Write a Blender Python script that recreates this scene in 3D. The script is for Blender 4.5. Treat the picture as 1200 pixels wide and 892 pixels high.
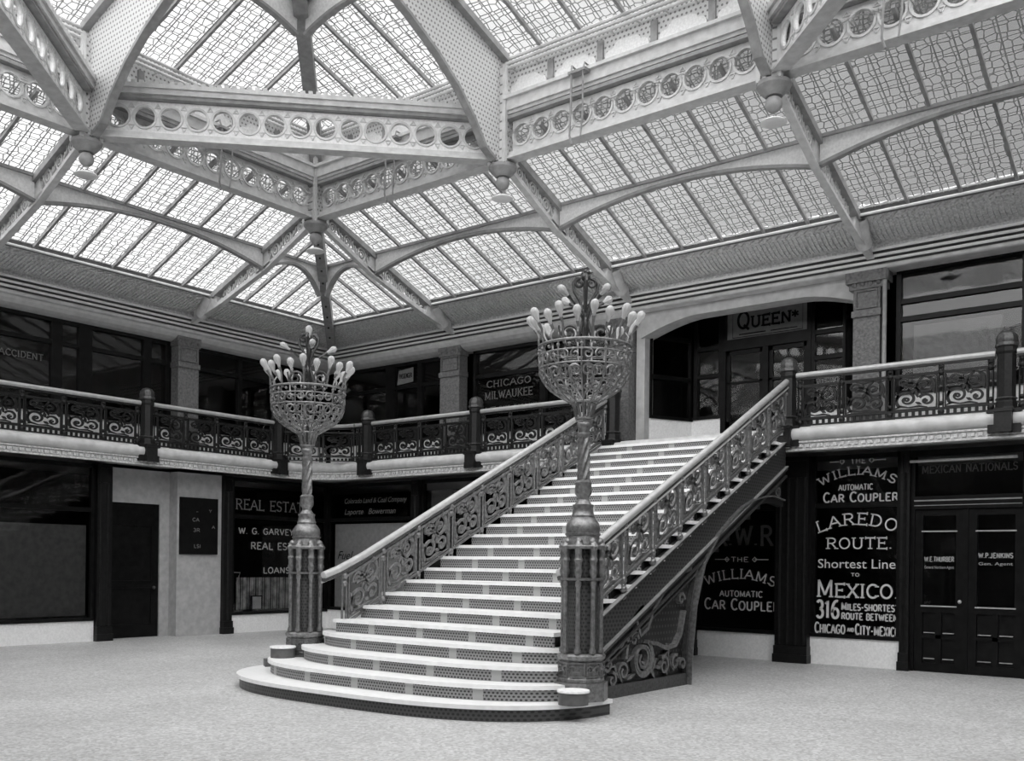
import bpy, math, random
from math import sin, cos, pi, radians, sqrt, atan2
from mathutils import Vector
random.seed(7)
S = bpy.context.scene
for o in list(bpy.data.objects): bpy.data.objects.remove(o)

# ------------------------------------------------------------------ camera, world, exposure
TH = 0.664389; ROLL = 0.0115413; FPX = 1154.99
cd = bpy.data.cameras.new('camera'); cam = bpy.data.objects.new('camera', cd); S.collection.objects.link(cam)
cd.sensor_fit = 'HORIZONTAL'; cd.sensor_width = 36.0; cd.lens = FPX*36.0/1200.0
cd.shift_x = 0.0; cd.shift_y = (660.675-446.0)/1200.0
cd.clip_start = 0.05; cd.clip_end = 200
from mathutils import Matrix
cam.matrix_world = Matrix.Translation((0, 0, 1.601)) @ Matrix.Rotation(TH, 4, 'Z') @ Matrix.Rotation(pi/2, 4, 'X') @ Matrix.Rotation(ROLL, 4, 'Z')
S.camera = cam
S.view_settings.view_transform = 'Standard'; S.view_settings.look = 'None'
S.view_settings.gamma = 1.0; S.view_settings.use_curve_mapping = False
S.view_settings.exposure = 0.0

W = bpy.data.worlds.new('overcast_sky'); S.world = W; W.use_nodes = True
nt = W.node_tree; nt.nodes.clear()
def nd(t, ty, **k):
    n = t.nodes.new(ty)
    for a, b in k.items(): setattr(n, a, b)
    return n
wo = nd(nt, 'ShaderNodeOutputWorld'); bg = nd(nt, 'ShaderNodeBackground')
tc = nd(nt, 'ShaderNodeTexCoord')
def skydot(v):
    n = nd(nt, 'ShaderNodeVectorMath', operation='DOT_PRODUCT'); n.inputs[1].default_value = v
    nt.links.new(tc.outputs['Generated'], n.inputs[0]); return n.outputs['Value']
def skymap(src, a, b, c, d):
    m = nd(nt, 'ShaderNodeMapRange'); m.interpolation_type = 'SMOOTHSTEP'
    for i, x in enumerate((a, b, c, d)): m.inputs[i+1].default_value = x
    nt.links.new(src, m.inputs[0]); return m.outputs[0]
haze = skymap(skydot((-0.7, -0.6, 0.4)), -0.32, 0.55, 0.07, 1.42)       # hazy sky, darker towards the back of the court
high = skymap(skydot((0.35, -0.45, 0.82)), 0.10, 0.85, 0.0, 4.8)      # bright high sky behind the camera
sm = nd(nt, 'ShaderNodeMath', operation='ADD'); nt.links.new(haze, sm.inputs[0]); nt.links.new(high, sm.inputs[1])
nt.links.new(sm.outputs[0], bg.inputs['Strength']); bg.inputs['Color'].default_value = (1, 1, 1, 1)
nt.links.new(bg.outputs[0], wo.inputs[0])

# ------------------------------------------------------------------ materials
MT = {}
def newmat(name):
    m = bpy.data.materials.new(name); m.use_nodes = True; t = m.node_tree; t.nodes.clear()
    out = nd(t, 'ShaderNodeOutputMaterial'); MT[name] = m
    return m, t, out
def ramp(t, src, stops):
    r = nd(t, 'ShaderNodeValToRGB'); e = r.color_ramp.elements
    while len(e) < len(stops): e.new(0.5)
    for i, (p, c) in enumerate(stops):
        e[i].position = p; e[i].color = (c, c, c, 1)
    t.links.new(src, r.inputs[0]); return r
def mat(name, base, rough=0.5, metal=0.0, var=0.25, scale=6.0, bump=0.0, bscale=40.0, detail=4.0, spec=0.5):
    m, t, out = newmat(name)
    b = nd(t, 'ShaderNodeBsdfPrincipled'); t.links.new(b.outputs[0], out.inputs[0])
    co = nd(t, 'ShaderNodeTexCoord')
    n = nd(t, 'ShaderNodeTexNoise'); n.inputs['Scale'].default_value = scale; n.inputs['Detail'].default_value = detail
    t.links.new(co.outputs['Object'], n.inputs['Vector'])
    r = ramp(t, n.outputs['Fac'], [(0.3, base*(1-var)), (0.7, min(1, base*(1+var)))])
    t.links.new(r.outputs[0], b.inputs['Base Color'])
    b.inputs['Roughness'].default_value = rough; b.inputs['Metallic'].default_value = metal; b.inputs['Specular IOR Level'].default_value = spec
    if bump:
        n2 = nd(t, 'ShaderNodeTexNoise'); n2.inputs['Scale'].default_value = bscale; n2.inputs['Detail'].default_value = 3
        t.links.new(co.outputs['Object'], n2.inputs['Vector'])
        bp = nd(t, 'ShaderNodeBump'); bp.inputs['Strength'].default_value = bump; bp.inputs['Distance'].default_value = 0.02
        t.links.new(n2.outputs['Fac'], bp.inputs['Height']); t.links.new(bp.outputs[0], b.inputs['Normal'])
    return m
mat('iron_pale', 0.56, 0.5, 0.0, 0.14, 9, 0.15, 60)
mat('plate_pale', 0.74, 0.5, 0.0, 0.12, 30)
mat('iron_mid', 0.27, 0.5, 0.0, 0.2, 9)
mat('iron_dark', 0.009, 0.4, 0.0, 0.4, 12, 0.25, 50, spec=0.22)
mat('bronze_dark', 0.016, 0.42, 0.2, 0.35, 30, spec=0.35)
mat('doorway_plaster', 0.40, 0.7, 0.0, 0.14, 8)
mat('bronze', 0.085, 0.38, 0.55, 0.35, 30)
mat('bronze_lamp', 0.21, 0.36, 0.6, 0.35, 25, 0.2, 70)
mat('rail_brass', 0.5, 0.35, 0.35, 0.1, 10)
mat('marble', 0.88, 0.35, 0.0, 0.05, 14)
mat('marble_base', 0.86, 0.45, 0.0, 0.08, 30)
mat('plaster', 0.50, 0.7, 0.0, 0.12, 8)
mat('fascia', 0.56, 0.5, 0.0, 0.15, 6)
mat('wood_dark', 0.006, 0.35, 0.0, 0.5, 8, spec=0.16)
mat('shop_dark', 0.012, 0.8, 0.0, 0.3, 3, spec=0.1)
mat('gold_letter', 0.62, 0.5, 0.0, 0.1, 30)
mat('dim_letter', 0.16, 0.5, 0.0, 0.2, 30)
mat('black_letter', 0.008, 0.5, 0.0, 0.2, 30, spec=0.1)
mat('blind_pale', 0.62, 0.8, 0.0, 0.12, 10)
mat('paper', 0.85, 0.8, 0.0, 0.12, 7)
mat('blind', 0.13, 0.8, 0.0, 0.2, 10)
mat('opal', 0.82, 0.3, 0.0, 0.05, 10)
mat('board_black', 0.006, 0.5, 0.0, 0.3, 8, spec=0.12)
mat('rear_wall', 0.10, 0.8, 0.0, 0.3, 2)

def speckle(name, c0, c1, scale, rough, extra=0.1):
    m, t, out = newmat(name); b = nd(t, 'ShaderNodeBsdfPrincipled'); t.links.new(b.outputs[0], out.inputs[0])
    co = nd(t, 'ShaderNodeTexCoord')
    v = nd(t, 'ShaderNodeTexVoronoi'); v.inputs['Scale'].default_value = scale
    n = nd(t, 'ShaderNodeTexNoise'); n.inputs['Scale'].default_value = 0.8; n.inputs['Detail'].default_value = 5
    t.links.new(co.outputs['Object'], v.inputs['Vector']); t.links.new(co.outputs['Object'], n.inputs['Vector'])
    r = ramp(t, v.outputs['Color'], [(0.1, c0), (0.9, c1)])
    r2 = ramp(t, n.outputs['Fac'], [(0.3, 1-extra), (0.7, 1.0)])
    mx = nd(t, 'ShaderNodeMix', data_type='RGBA', blend_type='MULTIPLY'); mx.inputs[0].default_value = 1
    t.links.new(r.outputs[0], mx.inputs[6]); t.links.new(r2.outputs[0], mx.inputs[7])
    t.links.new(mx.outputs[2], b.inputs['Base Color']); b.inputs['Roughness'].default_value = rough
speckle('mosaic_floor', 0.36, 0.66, 38, 0.5, 0.16)

def glass(name, tint=0.6, ior=1.5, gain=1.0):
    m, t, out = newmat(name)
    tr = nd(t, 'ShaderNodeBsdfTransparent'); tr.inputs[0].default_value = (tint, tint, tint, 1)
    gl = nd(t, 'ShaderNodeBsdfGlossy'); gl.inputs['Roughness'].default_value = 0.03; gl.inputs[0].default_value = (gain, gain, gain, 1)
    fr = nd(t, 'ShaderNodeFresnel'); fr.inputs[0].default_value = ior
    co = nd(t, 'ShaderNodeTexCoord'); n = nd(t, 'ShaderNodeTexNoise'); n.inputs['Scale'].default_value = 1.6
    bp = nd(t, 'ShaderNodeBump'); bp.inputs['Strength'].default_value = 0.03; bp.inputs['Distance'].default_value = 0.05
    t.links.new(co.outputs['Object'], n.inputs['Vector']); t.links.new(n.outputs['Fac'], bp.inputs['Height']); t.links.new(bp.outputs[0], gl.inputs['Normal'])
    mx = nd(t, 'ShaderNodeMixShader'); t.links.new(fr.outputs[0], mx.inputs[0]); t.links.new(tr.outputs[0], mx.inputs[1]); t.links.new(gl.outputs[0], mx.inputs[2])
    t.links.new(mx.outputs[0], out.inputs[0])
glass('shop_glass', 0.78)

def leaded():
    m, t, out = newmat('leaded_glass')
    uv = nd(t, 'ShaderNodeUVMap')
    v = nd(t, 'ShaderNodeTexVoronoi', feature='DISTANCE_TO_EDGE', voronoi_dimensions='2D'); v.inputs['Scale'].default_value = 8.28; v.inputs['Randomness'].default_value = 0.42
    t.links.new(uv.outputs[0], v.inputs['Vector'])
    l1 = nd(t, 'ShaderNodeMath', operation='LESS_THAN'); l1.inputs[1].default_value = 0.066; t.links.new(v.outputs['Distance'], l1.inputs[0])
    sp = nd(t, 'ShaderNodeSeparateXYZ'); t.links.new(uv.outputs[0], sp.inputs[0])
    res = l1.outputs[0]
    for k, (per, wd) in enumerate(((0.2417, 0.085), (0.2417, 0.05))):
        mu = nd(t, 'ShaderNodeMath', operation='DIVIDE'); mu.inputs[1].default_value = per; t.links.new(sp.outputs[k], mu.inputs[0])
        fr = nd(t, 'ShaderNodeMath', operation='FRACT'); t.links.new(mu.outputs[0], fr.inputs[0])
        ls = nd(t, 'ShaderNodeMath', operation='LESS_THAN'); ls.inputs[1].default_value = wd; t.links.new(fr.outputs[0], ls.inputs[0])
        mxm = nd(t, 'ShaderNodeMath', operation='MAXIMUM'); t.links.new(res, mxm.inputs[0]); t.links.new(ls.outputs[0], mxm.inputs[1]); res = mxm.outputs[0]
    vc = nd(t, 'ShaderNodeTexNoise'); vc.inputs['Scale'].default_value = 1.2; t.links.new(uv.outputs[0], vc.inputs['Vector'])
    r = ramp(t, vc.outputs['Fac'], [(0.3, 0.66), (0.7, 0.92)])
    tr = nd(t, 'ShaderNodeBsdfTransparent'); t.links.new(r.outputs[0], tr.inputs[0])
    tl = nd(t, 'ShaderNodeBsdfTranslucent'); tl.inputs[0].default_value = (.85, .85, .85, 1)
    m1 = nd(t, 'ShaderNodeMixShader'); m1.inputs[0].default_value = 0.12; t.links.new(tr.outputs[0], m1.inputs[1]); t.links.new(tl.outputs[0], m1.inputs[2])
    df = nd(t, 'ShaderNodeBsdfDiffuse'); df.inputs[0].default_value = (.42, .42, .42, 1)
    m2 = nd(t, 'ShaderNodeMixShader'); t.links.new(res, m2.inputs[0]); t.links.new(m1.outputs[0], m2.inputs[1]); t.links.new(df.outputs[0], m2.inputs[2])
    t.links.new(m2.outputs[0], out.inputs[0])
leaded()

def dots(name, base, dark, px, pz, rad, blank=0.0, axes=(0, 2), rough=0.5, stag=True, soft=0.05):
    """a cast plate pierced by a regular grid of holes, with plain squares at intervals"""
    m, t, out = newmat(name); b = nd(t, 'ShaderNodeBsdfPrincipled'); t.links.new(b.outputs[0], out.inputs[0])
    co = nd(t, 'ShaderNodeTexCoord'); sp = nd(t, 'ShaderNodeSeparateXYZ'); t.links.new(co.outputs['Object'], sp.inputs[0])
    def M(op, a, bb=None, c=None):
        n = nd(t, 'ShaderNodeMath', operation=op)
        for i, x in enumerate((a, bb, c)):
            if x is None: continue
            if isinstance(x, (int, float)): n.inputs[i].default_value = x
            else: t.links.new(x, n.inputs[i])
        return n.outputs[0]
    u = M('DIVIDE', sp.outputs[axes[0]], px); v = M('DIVIDE', sp.outputs[axes[1]], pz)
    if stag:
        fl = M('FLOOR', v); u = M('ADD', u, M('MULTIPLY', M('MODULO', fl, 2.0), 0.5))
    fu = M('SUBTRACT', M('FRACT', M('ADD', u, 100.0)), 0.5); fv = M('SUBTRACT', M('FRACT', M('ADD', v, 100.0)), 0.5)
    d = M('SQRT', M('ADD', M('MULTIPLY', fu, fu), M('MULTIPLY', fv, fv)))
    mr = nd(t, 'ShaderNodeMapRange'); mr.inputs[1].default_value = rad-soft; mr.inputs[2].default_value = rad+soft; mr.inputs[3].default_value = dark; mr.inputs[4].default_value = base
    t.links.new(d, mr.inputs[0]); res = mr.outputs[0]
    if blank:
        fb = M('FRACT', M('ADD', M('DIVIDE', sp.outputs[axes[0]], blank), 100.3))
        ib = M('LESS_THAN', fb, 0.13)
        res = M('ADD', M('MULTIPLY', res, M('SUBTRACT', 1.0, ib)), M('MULTIPLY', base*1.5, ib))
    t.links.new(res, b.inputs['Base Color']); b.inputs['Roughness'].default_value = rough
dots('riser_plate', 0.27, 0.03, 0.042, 0.034, 0.30, blank=0.84)
dots('riser_dark', 0.07, 0.02, 0.05, 0.04, 0.3, rough=0.4)
dots('perforated_x', 0.62, 0.2, 0.07, 0.07, 0.24, axes=(1, 2))
dots('perforated_y', 0.62, 0.2, 0.07, 0.07, 0.24, axes=(0, 2))
dots('woven_iron', 0.055, 0.006, 0.075, 0.05, 0.34, axes=(1, 2), rough=0.4)
dots('diaper_iron', 0.008, 0.06, 0.075, 0.085, 0.22, axes=(1, 2), rough=0.4)
mat('ornament', 0.14, 0.55, 0.0, 0.35, 22, 0.9, 26)
mat('ornament_pale', 0.62, 0.6, 0.0, 0.3, 26, 0.9, 22)
mat('drapery', 0.55, 0.9, 0.0, 0.6, 5)

mat('sign_grey', 0.17, 0.5, 0.0, 0.15, 9)
mat('mid_letter', 0.38, 0.5, 0.0, 0.15, 30)
mat('faint_letter', 0.07, 0.5, 0.0, 0.2, 30)
mat('stem_dark', 0.06, 0.4, 0.5, 0.3, 30)
mat('cornice_shade', 0.13, 0.6, 0.0, 0.2, 9)  # darkened so the shade between the pale rods sits in the colour
mat('rod_pale', 0.8, 0.4, 0.0, 0.06, 9)
mat('drum_grey', 0.10, 0.5, 0.0, 0.25, 12)
dots('woven_post', 0.07, 0.02, 0.03, 0.04, 0.3, axes=(0, 2), rough=0.4)
def bulbmat():
    m, t, out = newmat('bulb_glass')
    b = nd(t, 'ShaderNodeBsdfPrincipled'); b.inputs['Base Color'].default_value = (.62, .62, .62, 1); b.inputs['Roughness'].default_value = .08
    b.inputs['Transmission Weight'].default_value = .35; b.inputs['IOR'].default_value = 1.2
    t.links.new(b.outputs[0], out.inputs[0])
bulbmat()

# ------------------------------------------------------------------ mesh helpers
class MB:
    def __init__(s): s.v = []; s.f = []; s.T = None; s.uv = None
    def add(s, vs, fs):
        n = len(s.v)
        for p in vs: s.v.append(tuple(s.T(*p)) if s.T else tuple(p))
        for f in fs: s.f.append([i+n for i in f])
    def box(s, x0, x1, y0, y1, z0, z1):
        s.add([(x0,y0,z0),(x1,y0,z0),(x1,y1,z0),(x0,y1,z0),(x0,y0,z1),(x1,y0,z1),(x1,y1,z1),(x0,y1,z1)],
              [(3,2,1,0),(4,5,6,7),(0,1,5,4),(1,2,6,5),(2,3,7,6),(3,0,4,7)])
        return s
    def hexa(s, a, b):       # two quads
        s.add(list(a)+list(b), [(3,2,1,0),(4,5,6,7),(0,1,5,4),(1,2,6,5),(2,3,7,6),(3,0,4,7)]); return s
    def bar(s, p, q, w, h, up=(0,0,1)):
        p = Vector(p); q = Vector(q); d = (q-p).normalized(); u = Vector(up)
        sd = d.cross(u)
        if sd.length < 1e-5: sd = d.cross(Vector((1,0,0)))
        sd.normalize(); u = sd.cross(d)
        sd *= w/2; u *= h/2
        s.hexa([p-sd-u, p+sd-u, p+sd+u, p-sd+u], [q-sd-u, q+sd-u, q+sd+u, q-sd+u]); return s
    def prism(s, poly, d0, d1, fr):   # poly in (u,v); fr maps (u,v,w)
        n = len(poly); vs = [fr(u, v, d0) for u, v in poly]+[fr(u, v, d1) for u, v in poly]
        fs = [list(range(n))[::-1], list(range(n, 2*n))]+[(i, (i+1) % n, n+(i+1) % n, n+i) for i in range(n)]
        s.add(vs, fs); return s
    def ribbon(s, pts, w, d0, d1, fr, closed=False):
        n = len(pts); L = []; R = []
        for i, p in enumerate(pts):
            a = pts[(i-1) % n] if (closed or i > 0) else p
            b = pts[(i+1) % n] if (closed or i < n-1) else p
            tx, ty = b[0]-a[0], b[1]-a[1]; l = sqrt(tx*tx+ty*ty) or 1
            ww = (w[i] if isinstance(w, (list, tuple)) else w)/2
            L.append((p[0]-ty/l*ww, p[1]+tx/l*ww)); R.append((p[0]+ty/l*ww, p[1]-tx/l*ww))
        vs = []
        for i in range(n): vs += [fr(*L[i], d0), fr(*R[i], d0), fr(*R[i], d1), fr(*L[i], d1)]
        fs = []
        for i in range(n if closed else n-1):
            a = 4*i; b = 4*((i+1) % n)
            for k in range(4): fs.append((a+k, b+k, b+(k+1) % 4, a+(k+1) % 4))
        if not closed: fs += [(0,1,2,3), (4*n-1, 4*n-2, 4*n-3, 4*n-4)]
        s.add(vs, fs); return s
    def tube(s, pts, r, n=6, closed=False):
        P = [Vector(p) for p in pts]; m = len(P); prev = None; vs = []
        for i in range(m):
            a = P[(i-1) % m] if (closed or i > 0) else P[i]; b = P[(i+1) % m] if (closed or i < m-1) else P[i]
            d = (b-a).normalized()
            if prev is None:
                x = d.orthogonal().normalized()
            else:
                x = prev - d*prev.dot(d)
                x = x.normalized() if x.length > 1e-6 else d.orthogonal().normalized()
            prev = x; y = d.cross(x); rr = r[i] if isinstance(r, (list, tuple)) else r
            for k in range(n):
                t = 2*pi*k/n; vs.append(P[i]+x*(rr*cos(t))+y*(rr*sin(t)))
        fs = []
        for i in range(m if closed else m-1):
            a = i*n; b = ((i+1) % m)*n
            for k in range(n): fs.append((a+k, a+(k+1) % n, b+(k+1) % n, b+k))
        if not closed: fs += [list(range(n))[::-1], list(range((m-1)*n, m*n))]
        s.add(vs, fs); return s
    def lathe(s, prof, c=(0,0,0), n=24, mod=None, cap=True):
        vs = []; m = len(prof)
        for r, z in prof:
            for k in range(n):
                t = 2*pi*k/n; rr = r*(mod(t, z) if mod else 1)
                vs.append((c[0]+rr*cos(t), c[1]+rr*sin(t), c[2]+z))
        fs = [(i*n+k, i*n+(k+1) % n, (i+1)*n+(k+1) % n, (i+1)*n+k) for i in range(m-1) for k in range(n)]
        if cap: fs += [list(range(n))[::-1], list(range((m-1)*n, m*n))]
        s.add(vs, fs); return s
    def ball(s, c, r, n=10, sz=1.0):
        pr = [(max(1e-3, r*sin(pi*i/6)), -r*sz*cos(pi*i/6)) for i in range(7)]
        return s.lathe(pr, c, n)
    def link(s, name, m, parent=None, smooth=False):
        me = bpy.data.meshes.new(name)
        off = parent.matrix_basis.translation if parent is not None else None
        if parent is not None and parent.parent is not None: off = off + parent.parent.matrix_basis.translation
        vs = s.v if off is None else [(x-off[0], y-off[1], z-off[2]) for x, y, z in s.v]
        me.from_pydata(vs, [], s.f); me.materials.append(MT[m])
        if s.uv:
            l = me.uv_layers.new(name='UVMap')
            for i, lp in enumerate(me.loops): l.data[i].uv = s.uv[lp.vertex_index]
        if smooth:
            me.polygons.foreach_set('use_smooth', [True]*len(me.polygons)); me.set_sharp_from_angle(angle=radians(38))
        me.validate(); me.update()
        o = bpy.data.objects.new(name, me); S.collection.objects.link(o)
        if parent is not None: o.parent = parent
        return o
def tag(o, label=None, cat=None, group=None, kind=None):
    if label: o['label'] = label
    if cat: o['category'] = cat
    if group: o['group'] = group
    if kind: o['kind'] = kind
    return o
def thing(name, loc, label, cat, group=None, kind=None):
    o = bpy.data.objects.new(name, None); S.collection.objects.link(o); o.location = loc; o.empty_display_size = 0.2
    return tag(o, label, cat, group, kind)
def struct(name, mb, m, label, cat='wall', smooth=False):
    return tag(mb.link(name, m, None, smooth), label, cat, None, 'structure')
def dupl(o, loc, label=None):
    c = o.copy(); S.collection.objects.link(c); c.location = loc
    if label: c['label'] = label
    for ch in o.children:
        d = ch.copy(); S.collection.objects.link(d); d.parent = c
        for g in ch.children:
            e = g.copy(); S.collection.objects.link(e); e.parent = d
    return c
def FB(y):  return lambda u, v, w: (u, y-w, v)          # wall facing -Y : u = x, v = z, w towards the court
def FL(x):  return lambda u, v, w: (x+w, u, v)          # wall facing +X : u = y, v = z
def box_in(mb, fr, u0, u1, v0, v1, w0, w1):
    mb.prism([(u0, v0), (u1, v0), (u1, v1), (u0, v1)], w0, w1, fr); return mb
def arc(cx, cy, rx, ry, a0, a1, n=12):
    return [(cx+rx*cos(radians(a0+(a1-a0)*i/n)), cy+ry*sin(radians(a0+(a1-a0)*i/n))) for i in range(n+1)]
def spiral(cx, cy, r0, r1, a0, a1, n=26):
    return [(cx+(r0+(r1-r0)*i/n)*cos(radians(a0+(a1-a0)*i/n)), cy+(r0+(r1-r0)*i/n)*sin(radians(a0+(a1-a0)*i/n))) for i in range(n+1)]

# ------------------------------------------------------------------ lettering
def A(cx, cy, rx, ry, a0, a1, n=10): return arc(cx, cy, rx, ry, a0, a1, n)
GL = {
 'A': (.8, [([(0,0),(.4,1)],1,0), ([(.4,1),(.8,0)],0,1), ([(.17,.36),(.63,.36)],0,0)]),
 'B': (.66, [([(.1,0),(.1,1)],1,1), ([(.1,1)]+A(.36,.76,.24,.24,90,-90)+[(.1,.52)],0,0), ([(.1,.52)]+A(.38,.26,.28,.26,90,-90)+[(.1,0)],0,0)]),
 'C': (.72, [(A(.4,.5,.36,.5,45,315,18),1,1)]),
 'D': (.74, [([(.1,0),(.1,1)],1,1), ([(.1,1)]+A(.32,.5,.38,.5,90,-90,14)+[(.1,0)],0,0)]),
 'E': (.64, [([(.1,0),(.1,1)],1,1), ([(.1,1),(.62,1)],0,1), ([(.1,.52),(.48,.52)],0,1), ([(.1,0),(.64,0)],0,1)]),
 'F': (.6, [([(.1,0),(.1,1)],1,1), ([(.1,1),(.6,1)],0,1), ([(.1,.52),(.46,.52)],0,1)]),
 'G': (.76, [(A(.4,.5,.36,.5,45,330,18)+[(.72,.45)],1,0), ([(.46,.45),(.74,.45)],0,0)]),
 'H': (.76, [([(.1,0),(.1,1)],1,1), ([(.66,0),(.66,1)],1,1), ([(.1,.5),(.66,.5)],0,0)]),
 'I': (.26, [([(.13,0),(.13,1)],1,1)]),
 'J': (.5, [([(.38,1),(.38,.22)]+A(.2,.22,.18,.22,0,-170),1,0)]),
 'K': (.74, [([(.1,0),(.1,1)],1,1), ([(.66,1),(.1,.4)],1,0), ([(.3,.6),(.7,0)],0,1)]),
 'L': (.6, [([(.1,0),(.1,1)],1,1), ([(.1,0),(.6,0)],0,1)]),
 'M': (.94, [([(.1,0),(.1,1)],1,0), ([(.1,1),(.47,.1)],0,0), ([(.47,.1),(.84,1)],0,0), ([(.84,1),(.84,0)],0,1)]),
 'N': (.78, [([(.1,0),(.1,1)],1,0), ([(.1,1),(.68,0)],0,0), ([(.68,0),(.68,1)],0,1)]),
 'O': (.78, [(A(.39,.5,.35,.5,90,450,24),0,0)]),
 'P': (.64, [([(.1,0),(.1,1)],1,1), ([(.1,1)]+A(.34,.74,.26,.26,90,-90)+[(.1,.48)],0,0)]),
 'Q': (.8, [(A(.39,.5,.35,.5,90,450,24),0,0), ([(.42,.2),(.76,-.12)],0,0)]),
 'R': (.74, [([(.1,0),(.1,1)],1,1), ([(.1,1)]+A(.36,.75,.26,.25,90,-90)+[(.1,.5)],0,0), ([(.36,.5),(.7,0)],0,1)]),
 'S': (.62, [(A(.31,.75,.25,.25,30,270,12)+A(.31,.25,.26,.25,90,-150,12),1,1)]),
 'T': (.68, [([(.34,0),(.34,1)],1,0), ([(0.02,1),(.66,1)],1,1)]),
 'U': (.76, [([(.1,1),(.1,.32)]+A(.38,.32,.28,.32,180,360)+[(.66,1)],1,1)]),
 'V': (.76, [([(0.04,1),(.38,0)],1,0), ([(.38,0),(.72,1)],0,1)]),
 'W': (1.06, [([(0.04,1),(.29,0)],1,0), ([(.29,0),(.53,.9)],0,0), ([(.53,.9),(.77,0)],0,0), ([(.77,0),(1.02,1)],0,1)]),
 'X': (.74, [([(.05,1),(.69,0)],1,1), ([(.69,1),(.05,0)],1,1)]),
 'Y': (.7, [([(.04,1),(.35,.48)],1,0), ([(.66,1),(.35,.48)],1,0), ([(.35,.48),(.35,0)],0,1)]),
 'Z': (.62, [([(.05,1),(.58,1),(.05,0),(.6,0)],1,1)]),
 '1': (.36, [([(.04,.8),(.2,1),(.2,0)],0,1)]),
 '3': (.58, [(A(.28,.76,.22,.24,150,-90,12),0,0), (A(.28,.26,.26,.26,90,-150,12),0,0)]),
 '6': (.62, [(A(.31,.28,.25,.28,0,360,18),0,0), ([(.06,.3)]+A(.42,.4,.36,.6,180,75,10),0,0)]),
 '.': (.22, [([(.08,.0),(.08,.08)],0,0)]),
 '&': (.74, [([(.7,.0),(.18,.7)]+A(.32,.8,.16,.2,200,-20,10)+[(.1,.3)]+A(.3,.22,.22,.22,170,330,8)+[(.7,.45)],0,0)]),
 '-': (.5, [([(.08,.45),(.42,.45)],0,0)]),
 '*': (.5, [([(.25,.05),(.25,.95)],0,0), ([(.0,.27),(.5,.73)],0,0), ([(.0,.73),(.5,.27)],0,0)]),
 "'": (.2, [([(.1,.75),(.1,1)],0,0)]),
 ' ': (.42, []),
}
def lay(mb, fr, text, u0, u1, v, h, wt=0.13, serif=0.0, rise=0.0, caps=1.0, w0=0.004, w1=0.012, gap=0.16):
    """letters fitted between u0 and u1 on baseline v; rise bends the line into an arch; caps>1 enlarges each word's first letter"""
    tot = 0; items = []; start = True
    for ch in text:
        g = GL[ch]; k = caps if (start and ch.isalpha()) else 1.0
        items.append((ch, tot, k)); tot += (g[0]*(0.5+0.5*k)+gap); start = (ch == ' ')
    tot -= gap; sx = (u1-u0)/tot
    for ch, x0, k in items:
        wid, strokes = GL[ch]; wk = 0.5+0.5*k
        mid = (x0+wid*wk/2)/tot*2-1
        yoff = rise*(1-mid*mid); slope = -2*mid*rise/((u1-u0)/2) if rise else 0.0
        a = math.atan(slope); cu = u0+(x0+wid*wk/2)*sx
        for pts, s0, s1 in strokes:
            def tf(p):
                lx = (p[0]-wid/2)*wk*sx; ly = p[1]*h*k
                return (cu+lx*cos(a)-ly*sin(a), v+yoff+lx*sin(a)+ly*cos(a))
            q = [tf(p) for p in pts]
            mb.ribbon(q, wt*h*(0.6+0.4*k), w0, w1, fr)
            if serif:
                for flag, i, j in ((s0, 0, 1), (s1, -1, -2)):
                    if flag:
                        p = pts[i]; dx = abs(pts[i][0]-pts[j][0]); dy = abs(pts[i][1]-pts[j][1])
                        if dy >= dx: e = [(p[0]-serif, p[1]), (p[0]+serif, p[1])]
                        else: e = [(p[0], p[1]-serif*.9), (p[0], p[1]+serif*.9)]
                        mb.ribbon([tf(x) for x in e], wt*h*0.7, w0, w1, fr)
    return mb
def ftext(mb, fr, text, u0, u1, v, h, shear=0.0, w=0.006):
    c = bpy.data.curves.new('t', 'FONT'); c.body = text; c.size = 1.0; c.shear = shear; c.resolution_u = 3
    o = bpy.data.objects.new('t', c); S.collection.objects.link(o)
    dg = bpy.context.evaluated_depsgraph_get(); dg.update()
    me = bpy.data.meshes.new_from_object(o.evaluated_get(dg))
    xs = [p.co.x for p in me.vertices]; a, b = min(xs), max(xs); k = (u1-u0)/(b-a)
    mb.add([fr(u0+(p.co.x-a)*k, v+p.co.y*h/0.7, w) for p in me.vertices], [list(f.vertices) for f in me.polygons])
    bpy.data.objects.remove(o); bpy.data.curves.remove(c); bpy.data.meshes.remove(me)
    return mb

# ------------------------------------------------------------------ dimensions
XL, YB = -18.2, 16.0           # shop fronts
EX, EY = -17.6, 15.2           # balcony edge
XR, YN = 3.6, -1.2             # walls beside and behind the camera
Z2 = 3.74                      # gallery floor
RX = [-13.9, -9.55, -5.15, -0.75]; RY = [11.85, 7.5, 3.1]
SX, SY, SZ = -16.95, 14.9, 6.98   # skylight sill
CX, CY, CZ = -17.85, 15.72, 6.45  # cornice
SXR, SYN = 2.3, 0.05
GS = 0.385                     # lean-to glass slope
ZN = 7.82                      # girder underside
# ------------------------------------------------------------------ room shell
mb = MB(); mb.box(-22, XR+.2, YN-.2, 20, -0.2, 0.0)
struct('floor', mb, 'mosaic_floor', 'pale speckled mosaic floor of the court', 'floor')
def edge_path(off=0.0, z=None):
    """balcony edge from the left gallery round the corner to the back gallery, offset outwards into the court"""
    R = 1.2; pts = [(EX+off, YN), (EX+off, EY-R)]
    for i in range(1, 9):
        a = pi - (pi/2)*i/8
        pts.append((EX+R+(R-off)*cos(a), EY-R+(R-off)*sin(a)))
    pts.append((XR, EY-off)); return pts
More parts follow.
